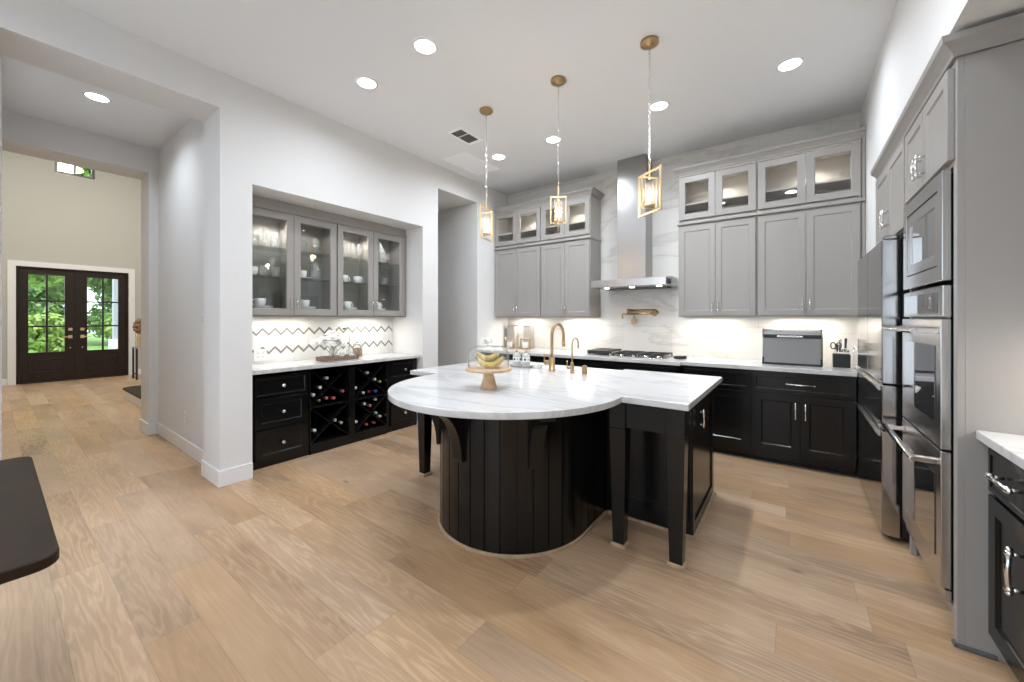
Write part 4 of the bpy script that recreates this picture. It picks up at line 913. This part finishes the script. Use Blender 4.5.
# niche backsplash with chevron bands
q = MB(); q.box(-4.369, -4.355, NY0, NY1, .915, 1.39); tb = struct(q.build('trim_2', 'whitetile'))
for zc_ in (1.247, 1.057):
    q = MB((-4.355, 0, 0), **F_NICHE); y = NY0+.012; pw = .058; k = 0
    while y+pw < NY1:
        s_ = 1 if k % 2 == 0 else -1
        vs = [(y, b_, zc_-s_*.03+d_) for b_ in (0, .002) for d_ in (-.027, .0)]+[(y+pw, b_, zc_+s_*.03+d_) for b_ in (0, .002) for d_ in (-.027, .0)]
        q.add(vs, [(0, 1, 3, 2), (4, 6, 7, 5), (0, 2, 6, 4), (1, 5, 7, 3), (2, 3, 7, 6), (0, 4, 5, 1)]); y += pw; k += 1
    q.build('chevron_band', 'mirror', tb)

# niche wall cabinets
NU = -4.072
def bar_cab(y0, y1, label):
    u = thing('glass_front_cabinet', (-4.2, (y0+y1)/2, 1.39), label, 'wall cabinet'); z0, z1 = 1.39, 2.42
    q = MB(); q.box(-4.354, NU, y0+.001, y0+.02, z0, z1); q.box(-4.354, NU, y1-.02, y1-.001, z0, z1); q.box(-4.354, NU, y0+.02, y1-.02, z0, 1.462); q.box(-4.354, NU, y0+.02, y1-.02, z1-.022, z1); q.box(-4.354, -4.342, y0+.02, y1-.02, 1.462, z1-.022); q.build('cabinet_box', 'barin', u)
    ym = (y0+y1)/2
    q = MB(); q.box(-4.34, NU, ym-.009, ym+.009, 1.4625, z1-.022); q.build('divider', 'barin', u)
    for zs in (1.78, 2.06):
        for (a0, a1) in ((y0+.021, ym-.01), (ym+.01, y1-.021)):
            q = MB(); q.box(-4.335, NU-.02, a0, a1, zs, zs+.008); q.build('shelf', 'shelfglass', u)
    for a0, a1, s_ in ((y0+.006, ym-.002, 1), (ym+.002, y1-.006, -1)):
        q = MB((NU+.0005, 0, 0), **F_NICHE); q.shaker(a0, a1, 1.402, 2.41, 0, .021, .062, .006, .005, glass=True); o = q.build('door', 'gray', u, bev=.0015)
        q = MB((NU+.0005, 0, 0), **F_NICHE); q.box(a0+.06, a1-.06, .004, .008, 1.462, 2.35); q.build('pane', 'pane', o)
        q = MB((NU+.0215, 0, 0), **F_NICHE); bar_pull(q, ym-s_*.03, 1.53, .095, True, 0, .026, .005); q.build('pull_handle', 'chrome', o)
    for a_ in ((y0+ym)/2+.02, ):
        q = MB(); q.lathe([(.03, 0), (.03, -.006), (.001, -.007)], (-4.18, a_, z1-.0225), 16); q.build('puck_light', 'puck', u)
bar_cab(1.36, 2.262, 'glass-front bar cabinet, left of the pair over the wine rack')
bar_cab(2.266, 3.17, 'glass-front bar cabinet, right of the pair over the wine rack')
q = MB(); q.box(-4.354, NU+.012, NY0, NY1, 2.4205, 2.45); q.box(-4.354, NU-.002, NY0, NY1, 2.45, 2.526); q.box(-4.354, NU-.004, 3.1705, NY1, 1.39, 2.42); q.box(-4.354, NU-.004, NY0, 1.3595, 1.39, 2.42)
tag(q.build('cabinet_frieze', 'gray', bev=.002), 'grey frieze board filling the niche above the glass bar cabinets', 'moulding')

# glassware and cups
def proto(name, cat, parts):
    u = thing(name, (0, 0, 0), '', cat)
    for (pn, mb, m_) in parts: mb.build(pn, m_, u)
    return Proto(u)
cup_b = MB().lathe([(.026, 0), (.036, .007), (.046, .03), (.050, .08), (.047, .08), (.043, .03), (.001, .009)], n=20)
cup_h = MB().tube([(0, .046+.028*math.sin(u_), .042+.026*math.cos(u_)) for u_ in [PI*k/8 for k in range(9)]], .005, 8)
CUP = proto('teacup', 'cup', [('bowl', cup_b, 'white'), ('handle', cup_h, 'white')])
sau = MB().lathe([(.04, 0), (.055, .003), (.095, .012), (.095, .015), (.055, .006), (.001, .005)], n=24)
SAU = proto('saucer', 'saucer', [('dish', sau, 'white')])
wg = MB().lathe([(.032, 0), (.03, .003), (.005, .006), (.004, .075), (.02, .09), (.034, .12), (.034, .15), (.030, .175)], n=18, close=False)
WG = proto('wine_glass', 'glass', [('bowl_and_stem', wg, 'crystal')])
tm = MB().lathe([(.03, 0), (.034, .005), (.037, .10), (.035, .10), (.03, .012), (.001, .01)], n=16)
TM = proto('tumbler', 'glass', [('vessel', tm, 'crystal')])
fl = MB().lathe([(.028, 0), (.026, .003), (.004, .006), (.004, .05), (.016, .07), (.024, .13), (.02, .19)], n=16, close=False)
FL = proto('champagne_flute', 'glass', [('bowl_and_stem', fl, 'crystal')])
Z0, ZS1, ZS2 = 1.4635, 1.7885, 2.0685
DN = {1: 'first', 2: 'second', 3: 'third', 4: 'fourth'}
cols = {1: (1.48, 1.72), 2: (1.90, 2.18), 3: (2.37, 2.64), 4: (2.82, 3.08)}
XG = -4.19
# bottom shelf: cup on a stack of saucers behind each door
for dn, y in ((1, 1.56), (2, 1.98), (3, 2.46), (4, 2.86)):
    for k in range(3): SAU.at((XG, y+.02, Z0+k*.0085), 0, 'white saucer under the bottom shelf cup behind the %s bar cabinet door' % DN[dn], 'saucers behind the %s door' % DN[dn])
    CUP.at((XG, y+.0, Z0+2*.0085+.0065), (PI if dn < 3 else 0), 'white teacup on the bottom shelf behind the %s bar cabinet door from the left' % DN[dn])
# middle shelf
CUP.at((XG, 1.49, ZS1+.0005), PI, 'white cup on the middle shelf at the far left of the bar cabinets')
TM.at((XG, 1.585, ZS1), 0, 'clear tumbler on the middle shelf behind the first bar cabinet door')
WG.at((XG+.02, 1.66, ZS1), 0, 'stemmed wine glass on the middle shelf behind the first bar cabinet door')
TM.at((XG-.06, 1.73, ZS1), 0, 'clear tumbler behind the wine glass on the middle shelf, first door')
SAU.at((XG, 1.95, ZS1), 0, 'white saucer on the middle shelf behind the second bar cabinet door')
CUP.at((XG, 1.95, ZS1+.0065), PI, 'white teacup on the middle shelf behind the second bar cabinet door')
CUP.at((XG, 2.42, ZS1), 0, 'white teacup on the middle shelf behind the third door, left one')
CUP.at((XG, 2.60, ZS1), 0, 'white teacup on the middle shelf behind the third door, right one')
for k, (y, lab) in enumerate(((2.88, 'left'), (3.0, 'right'))): TM.at((XG-.05, y, ZS1), 0, 'clear tumbler on the middle shelf behind the fourth door, %s of two' % lab)
# top shelf: rows of crystal
for k in range(8):
    pr = (WG, TM, WG, FL)[k % 4]; kind = ('stemmed wine glass', 'clear tumbler', 'stemmed wine glass', 'tall champagne flute')[k % 4]
    pr.at((XG-.06+.09*(k % 2), 1.46+k*.042, ZS2), 0, '%s in the lit row on the top shelf, first glass door' % kind, 'glassware on the top shelf, first door')
for k in range(7):
    FL.at((XG-.06+.09*(k % 2), 2.38+k*.045, ZS2), 0, 'tall champagne flute in the top shelf row behind the third glass door', 'flutes on the top shelf, third door')
dc = thing('decanter', (XG, 1.95, ZS2), 'crystal decanter with stopper on the top shelf behind the second door', 'decanter')
q = MB((XG, 1.95, ZS2)); q.lathe([(.045, 0), (.05, .005), (.05, .10), (.04, .13), (.014, .15), (.014, .19), (.02, .195)], n=20); q.build('vessel', 'crystal', dc)
q = MB((XG, 1.95, ZS2)); q.lathe([(.01, .195), (.022, .21), (.024, .225), (.012, .24), (.001, .242)], n=14); q.build('stopper', 'crystal', dc)
WG.at((XG, 2.08, ZS2), 0, 'stemmed wine glass beside the decanter on the top shelf, second door')
WG.at((XG-.07, 2.14, ZS2), 0, 'stemmed wine glass at the right end of the top shelf, second door')
pt = thing('glass_pitcher', (XG-.06, 2.125, ZS1), 'clear glass pitcher behind the teacup on the middle shelf, second door', 'pitcher')
q = MB((XG-.06, 2.125, ZS1)); q.lathe([(.05, 0), (.06, .01), (.062, .09), (.05, .16), (.055, .19)], n=20, close=False); q.build('vessel', 'crystal', pt)
q = MB((XG-.06, 2.125, ZS1)); q.tube([(0, .055+.035*math.sin(u_), .10+.06*math.cos(u_)) for u_ in [PI*k/8 for k in range(9)]], .006, 8); q.build('handle', 'crystal', pt)
gb = thing('crystal_bowl', (XG, 2.93, ZS2), 'cut crystal bowl on the top shelf behind the fourth door', 'bowl')
q = MB((XG, 2.93, ZS2)); q.lathe([(.04, 0), (.05, .006), (.085, .06), (.095, .12), (.09, .12), (.08, .062), (.001, .01)], n=24); q.build('vessel', 'crystal', gb)
np_ = thing('folded_napkin', (XG, 2.93, ZS2+.0105), 'white folded napkin standing in the crystal bowl', 'napkin')
q = MB((XG, 2.93, ZS2)); q.add([(-.02, -.05, .0115), (.02, -.05, .0115), (.02, .045, .0115), (-.02, .045, .0115), (-.004, -.045, .26), (.004, -.03, .26), (.012, .05, .13), (-.012, .05, .13)], [(0, 1, 2, 3), (4, 5, 6, 7), (0, 1, 5, 4), (1, 2, 6, 5), (2, 3, 7, 6), (3, 0, 4, 7)]); q.build('cloth', 'napkin', np_, bev=.004)

# ------------------------------------------------------------------ flowers on the bar counter
ty, tx = 2.27, -4.05
q = MB((tx, ty, ZK)); q.box(-.09, .09, -.20, .20, 0, .01)
q.box(-.09, .09, -.20, -.188, .01, .045); q.box(-.09, .09, .188, .20, .01, .045); q.box(-.09, -.078, -.188, .188, .01, .045); q.box(.078, .09, -.188, .188, .01, .045)
tag(q.build('woven_tray', 'wicker', bev=.004), 'brown woven rectangular tray on the bar counter', 'tray')
vs_ = thing('flower_vase', (tx, ty-.05, ZK+.0105), 'glass vase of white flowers on the woven tray', 'flower arrangement')
q = MB((tx, ty-.05, ZK+.0105)); q.lathe([(.035, 0), (.04, .006), (.045, .08), (.035, .11), (.04, .12)], n=18, close=False); q.build('vase', 'crystal', vs_)
fl_ = [(-.01, -.10, .20, .065), (.02, -.02, .22, .07), (-.02, .05, .20, .062), (.05, -.06, .16, .055), (-.03, .0, .27, .06), (.03, .09, .15, .05), (.0, -.18, .18, .06)]
for (dx, dy, dz_, r) in fl_:
    q = MB((tx, ty-.05, ZK+.0105))
    for ring_, (nn, rr, hh) in enumerate(((6, r*.75, 0), (5, r*.5, .35*r), (3, r*.25, .55*r))):
        for k in range(nn):
            a_ = 2*PI*k/nn+ring_*.5; q.ball((dx+rr*math.cos(a_), dy+rr*math.sin(a_), dz_+hh), r*.45, 8, 6, (1, 1, .55))
    o = q.build('flower_head', 'petal', vs_)
    q = MB((tx, ty-.05, ZK+.0105)); q.tube([(0, 0, .03), (dx*.5, dy*.4, dz_*.6), (dx, dy, dz_-.01)], .003, 6); q.build('stem', 'leaf', o)
q = MB((tx, ty-.05, ZK+.0105)); random.seed(3)
for k in range(26):
    a_ = random.uniform(0, 2*PI); r0 = random.uniform(.02, .13); z_ = random.uniform(.10, .27); c_ = Vector((r0*math.cos(a_)*.5, r0*math.sin(a_), z_)); d_ = Vector((math.cos(a_)*.5, math.sin(a_), random.uniform(-.2, .8))).normalized(); s_ = d_.cross(Vector((0, 0, 1))).normalized()*.012
    q.add([tuple(c_), tuple(c_+d_*.025+s_), tuple(c_+d_*.055), tuple(c_+d_*.025-s_)], [(0, 1, 2, 3)])
q.build('leaves', 'leaf', vs_)
sp_ = thing('bud_vase', (tx-.04, ty+.155, ZK+.0105), 'slender bottle with a single curved sprig on the woven tray', 'vase')
q = MB((tx-.04, ty+.155, ZK+.0105)); q.lathe([(.025, 0), (.028, .005), (.028, .07), (.01, .10), (.011, .13)], n=14, close=False); q.build('bottle', 'crystal', sp_)
q = MB((tx-.04, ty+.155, ZK+.0105)); q.tube([(0, 0, .05), (0, .005, .2), (0, .0, .31), (0, -.03, .345), (0, -.055, .335)], .003, 6); q.ball((0, -.055, .33), .018, 10, 6, (1, 1.2, .8)); q.build('sprig', 'leaf', sp_)
cd = thing('votive_candle', (0, 0, 0), '', 'candle')
q = MB(); q.lathe([(.028, 0), (.03, .004), (.03, .07)], n=16, close=False); q.build('glass_cup', 'crystal', cd)
q = MB(); q.lathe([(.026, .003), (.026, .045), (.001, .046)], n=14); q.build('wax', 'white', cd)
P_ = Proto(cd); P_.at((tx+.03, ty+.03, ZK+.0105), 0, 'white votive candle in glass, on the tray in front of the flowers'); P_.at((tx+.042, ty+.14, ZK+.0105), 0, 'white votive candle in glass at the right end of the tray')
jr = thing('glass_jar', (-4.2, 2.60, ZK), 'lidded glass jar of brown dried mix right of the tray', 'jar')
q = MB((-4.2, 2.60, ZK)); q.lathe([(.05, 0), (.056, .01), (.056, .12), (.045, .135)], n=22, close=False); q.build('jar_body', 'glass', jr)
q = MB((-4.2, 2.60, ZK)); q.lathe([(.048, .003), (.052, .01), (.052, .10), (.03, .108), (.001, .11)], n=20); q.build('contents', 'potpourri', jr)
q = MB((-4.2, 2.60, ZK)); q.lathe([(.05, .136), (.05, .148), (.02, .155), (.012, .165), (.016, .175), (.001, .182)], n=18); q.build('lid', 'crystal', jr)

# ------------------------------------------------------------------ dining table at the left edge
tb_ = thing('dining_table', (-2.18, -.75, 0), 'dark brown wooden table whose corner shows at the left edge', 'table')
x0, x1, y0, y1, r = -2.80, -1.56, -1.65, .112, .05; po = []
for (cx_, cy_, a0) in ((x1-r, y1-r, 0), (x0+r, y1-r, PI/2), (x0+r, y0+r, PI), (x1-r, y0+r, 3*PI/2)):
    for k in range(7): a_ = a0+PI/2*k/6; po.append((cx_+r*math.cos(a_), cy_+r*math.sin(a_)))
q = MB(); q.prism(po, .718, .75); q.build('tabletop', 'tablewood', tb_, bev=.006, seg=3)
for (cx_, cy_) in ((-2.62, -.5), (-1.76, -.5), (-2.62, -1.45), (-1.76, -1.45)):
    q = MB(); q.taper(cx_, cy_, 0, .717, .06, .085); q.build('leg', 'tablewood', tb_, bev=.003)

# ------------------------------------------------------------------ foyer things
ct = thing('console_table', (-12.0, 2.5, 0), 'slim metal-legged console table beyond the hall, right of the front door', 'console table')
q = MB(); q.box(-12.2, -11.8, 1.92, 3.1, .70, .73); q.build('tabletop', 'crystal', ct, bev=.003)
for (x, y) in ((-12.18, 1.94), (-11.82, 1.94), (-12.18, 3.08), (-11.82, 3.08)):
    q = MB(); q.box(x-.016, x+.016, y-.016, y+.016, 0, .699); q.build('leg', 'cast', ct)
q = MB(); q.box(-12.163, -11.837, 1.93, 1.95, .12, .14); q.build('stretcher', 'cast', ct); q = MB(); q.box(-12.163, -11.837, 3.07, 3.09, .12, .14); q.build('stretcher', 'cast', ct)
cv = thing('decorative_vase', (-11.97, 2.0, .7305), 'slim gold vase with a dark dried flower ball on the console table', 'vase')
q = MB((-11.97, 2.0, .7305)); q.lathe([(.045, 0), (.05, .01), (.035, .06), (.055, .18), (.04, .28), (.03, .31)], n=20); q.build('body', 'gold', cv)
q = MB((-11.97, 2.0, .7305)); rn = random.Random(4)
for k in range(26):
    d_ = Vector((rn.gauss(0, 1), rn.gauss(0, 1), rn.gauss(0, 1))).normalized(); q.ball((.07*d_.x, .07*d_.y, .47+.13*d_.z), .048, 7, 5)
q.tube([(0, 0, .28), (0, 0, .45)], .012, 6); q.build('dried_flowers', 'potpourri', cv)
stp = thing('stair_step', (-8.6, 2.0, 0), 'curved starting step with dark tread and white riser past the hall', 'stair step')
sx0, sx1, sy = -9.42, -6.53, 1.345
outl = [(sx1, sy+.7), (sx1, sy)]+[(sx0+.16-.16*math.sin(a_), sy+.16-.16*math.cos(a_)) for a_ in [PI/2*k/8 for k in range(9)]]+[(sx0, sy+.7)]
outl[1] = (sx1, sy)
q = MB(); q.prism([(x+(.02 if x < sx1-.01 else 0), y+.02 if y < sy+.6 else y) for x, y in outl], 0, .145); q.build('riser', 'trim', stp)
q = MB(); q.prism(outl, .146, .175); q.build('tread', 'tablewood', stp, bev=.006)

# ------------------------------------------------------------------ outdoors, seen through the glass
b = MB(); b.box(-60, DX-.2, -25, 30, -.35, -.2); struct(b.build('ground', 'grass'))
b = MB(); b.box(-15.6, DX-.2, -2, 5, -.2, -.03); struct(b.build('porch_floor', 'concrete'))
pc = thing('porch_column', (-15.23, 2.12, -.03), 'square grey porch column seen through the right door glass', 'column')
q = MB(); q.box(-15.34, -15.12, 2.02, 2.22, .80, 3.4); q.build('shaft', 'siding', pc); q = MB(); q.box(-15.40, -15.06, 1.95, 2.29, -.029, .799); q.build('pedestal', 'trim', pc, bev=.01)
def tree(name, x, y, h, r, zc_, m_, label, n=1500, leaf=.16, seed=1):
    u = thing(name, (x, y, -.2), label, 'tree' if h > 3 else 'bush'); rn = random.Random(seed)
    if h > 3:
        q = MB(); q.tube([(x, y, -.2), (x+.1, y+.05, h*.3), (x, y-.1, h*.6), (x+.1, y, h*.9)], [.13, .11, .08, .02], 8)
        for k in range(6):
            a_ = rn.uniform(0, 6.28); z_ = h*rn.uniform(.35, .7); q.tube([(x, y, z_), (x+r*.6*math.cos(a_), y+r*.6*math.sin(a_), z_+h*.15)], [.05, .015], 6)
        q.build('trunk', 'bark', u)
    q = MB(); cl = [(rn.uniform(-1, 1)*r*.7, rn.uniform(-1, 1)*r*.7, rn.uniform(-1, 1)*(h-zc_)*.75, rn.uniform(.35, .6)*r) for _ in range(14)]
    for k in range(n):
        c_ = cl[k % 14]; d_ = Vector((rn.gauss(0, 1), rn.gauss(0, 1), rn.gauss(0, 1))).normalized()
        p_ = Vector((x+c_[0], y+c_[1], zc_+c_[2]))+d_*c_[3]*rn.uniform(.55, 1.05)
        if p_.z < -.15: continue
        t1 = Vector((rn.gauss(0, 1), rn.gauss(0, 1), rn.gauss(0, .6))).normalized(); t2 = t1.cross(d_).normalized() if abs(t1.dot(d_)) < .95 else Vector((0, 0, 1))
        s1 = t1*leaf*rn.uniform(.6, 1.2); s2 = t2*leaf*.45
        q.add([tuple(p_-s1), tuple(p_+s2), tuple(p_+s1), tuple(p_-s2)], [(0, 1, 2, 3)])
    q.build('foliage', m_, u)
tree('leafy_bush', -17.6, .85, 1.9, .62, .8, 'leafy', 'bright yellow-green bush seen through the left door glass', 2200, .10, 2)
tree('leafy_bush', -17.7, 2.75, 1.6, .55, .6, 'leafy', 'low green bush seen through the right door glass', 1800, .10, 3)
tree('shade_tree', -21.6, .3, 9.0, 1.35, 5.0, 'leafy', 'tall light green tree outside, behind the left door and transom', 4200, .17, 4)
tree('shade_tree', -22.4, 3.6, 8.0, 1.3, 4.2, 'leaf', 'tall darker green tree outside, behind the right door', 3800, .17, 5)
tree('shade_tree', -27.6, 2.3, 12, 2.1, 6.4, 'leafy', 'big tree at the back of the front yard, between the nearer two', 6500, .24, 6)
tree('leafy_bush', -32.5, .6, 3.0, 1.6, 1.5, 'leaf', 'dark green hedge bush at the left of the far yard', 2600, .2, 7)
tree('leafy_bush', -33.0, 5.0, 3.0, 1.6, 1.5, 'leaf', 'dark green hedge bush at the right of the far yard', 2600, .2, 8)
for k, (x, y) in enumerate(((-36, -.6), (-37, 5.4), (-44, 2.5))):
    tree('shade_tree', x, y, 9, 2.3, 4.2, 'leaf', 'dark tree in the far row beyond the yard, %s' % ('left', 'right', 'rearmost')[k], 3600, .42, 20+k)
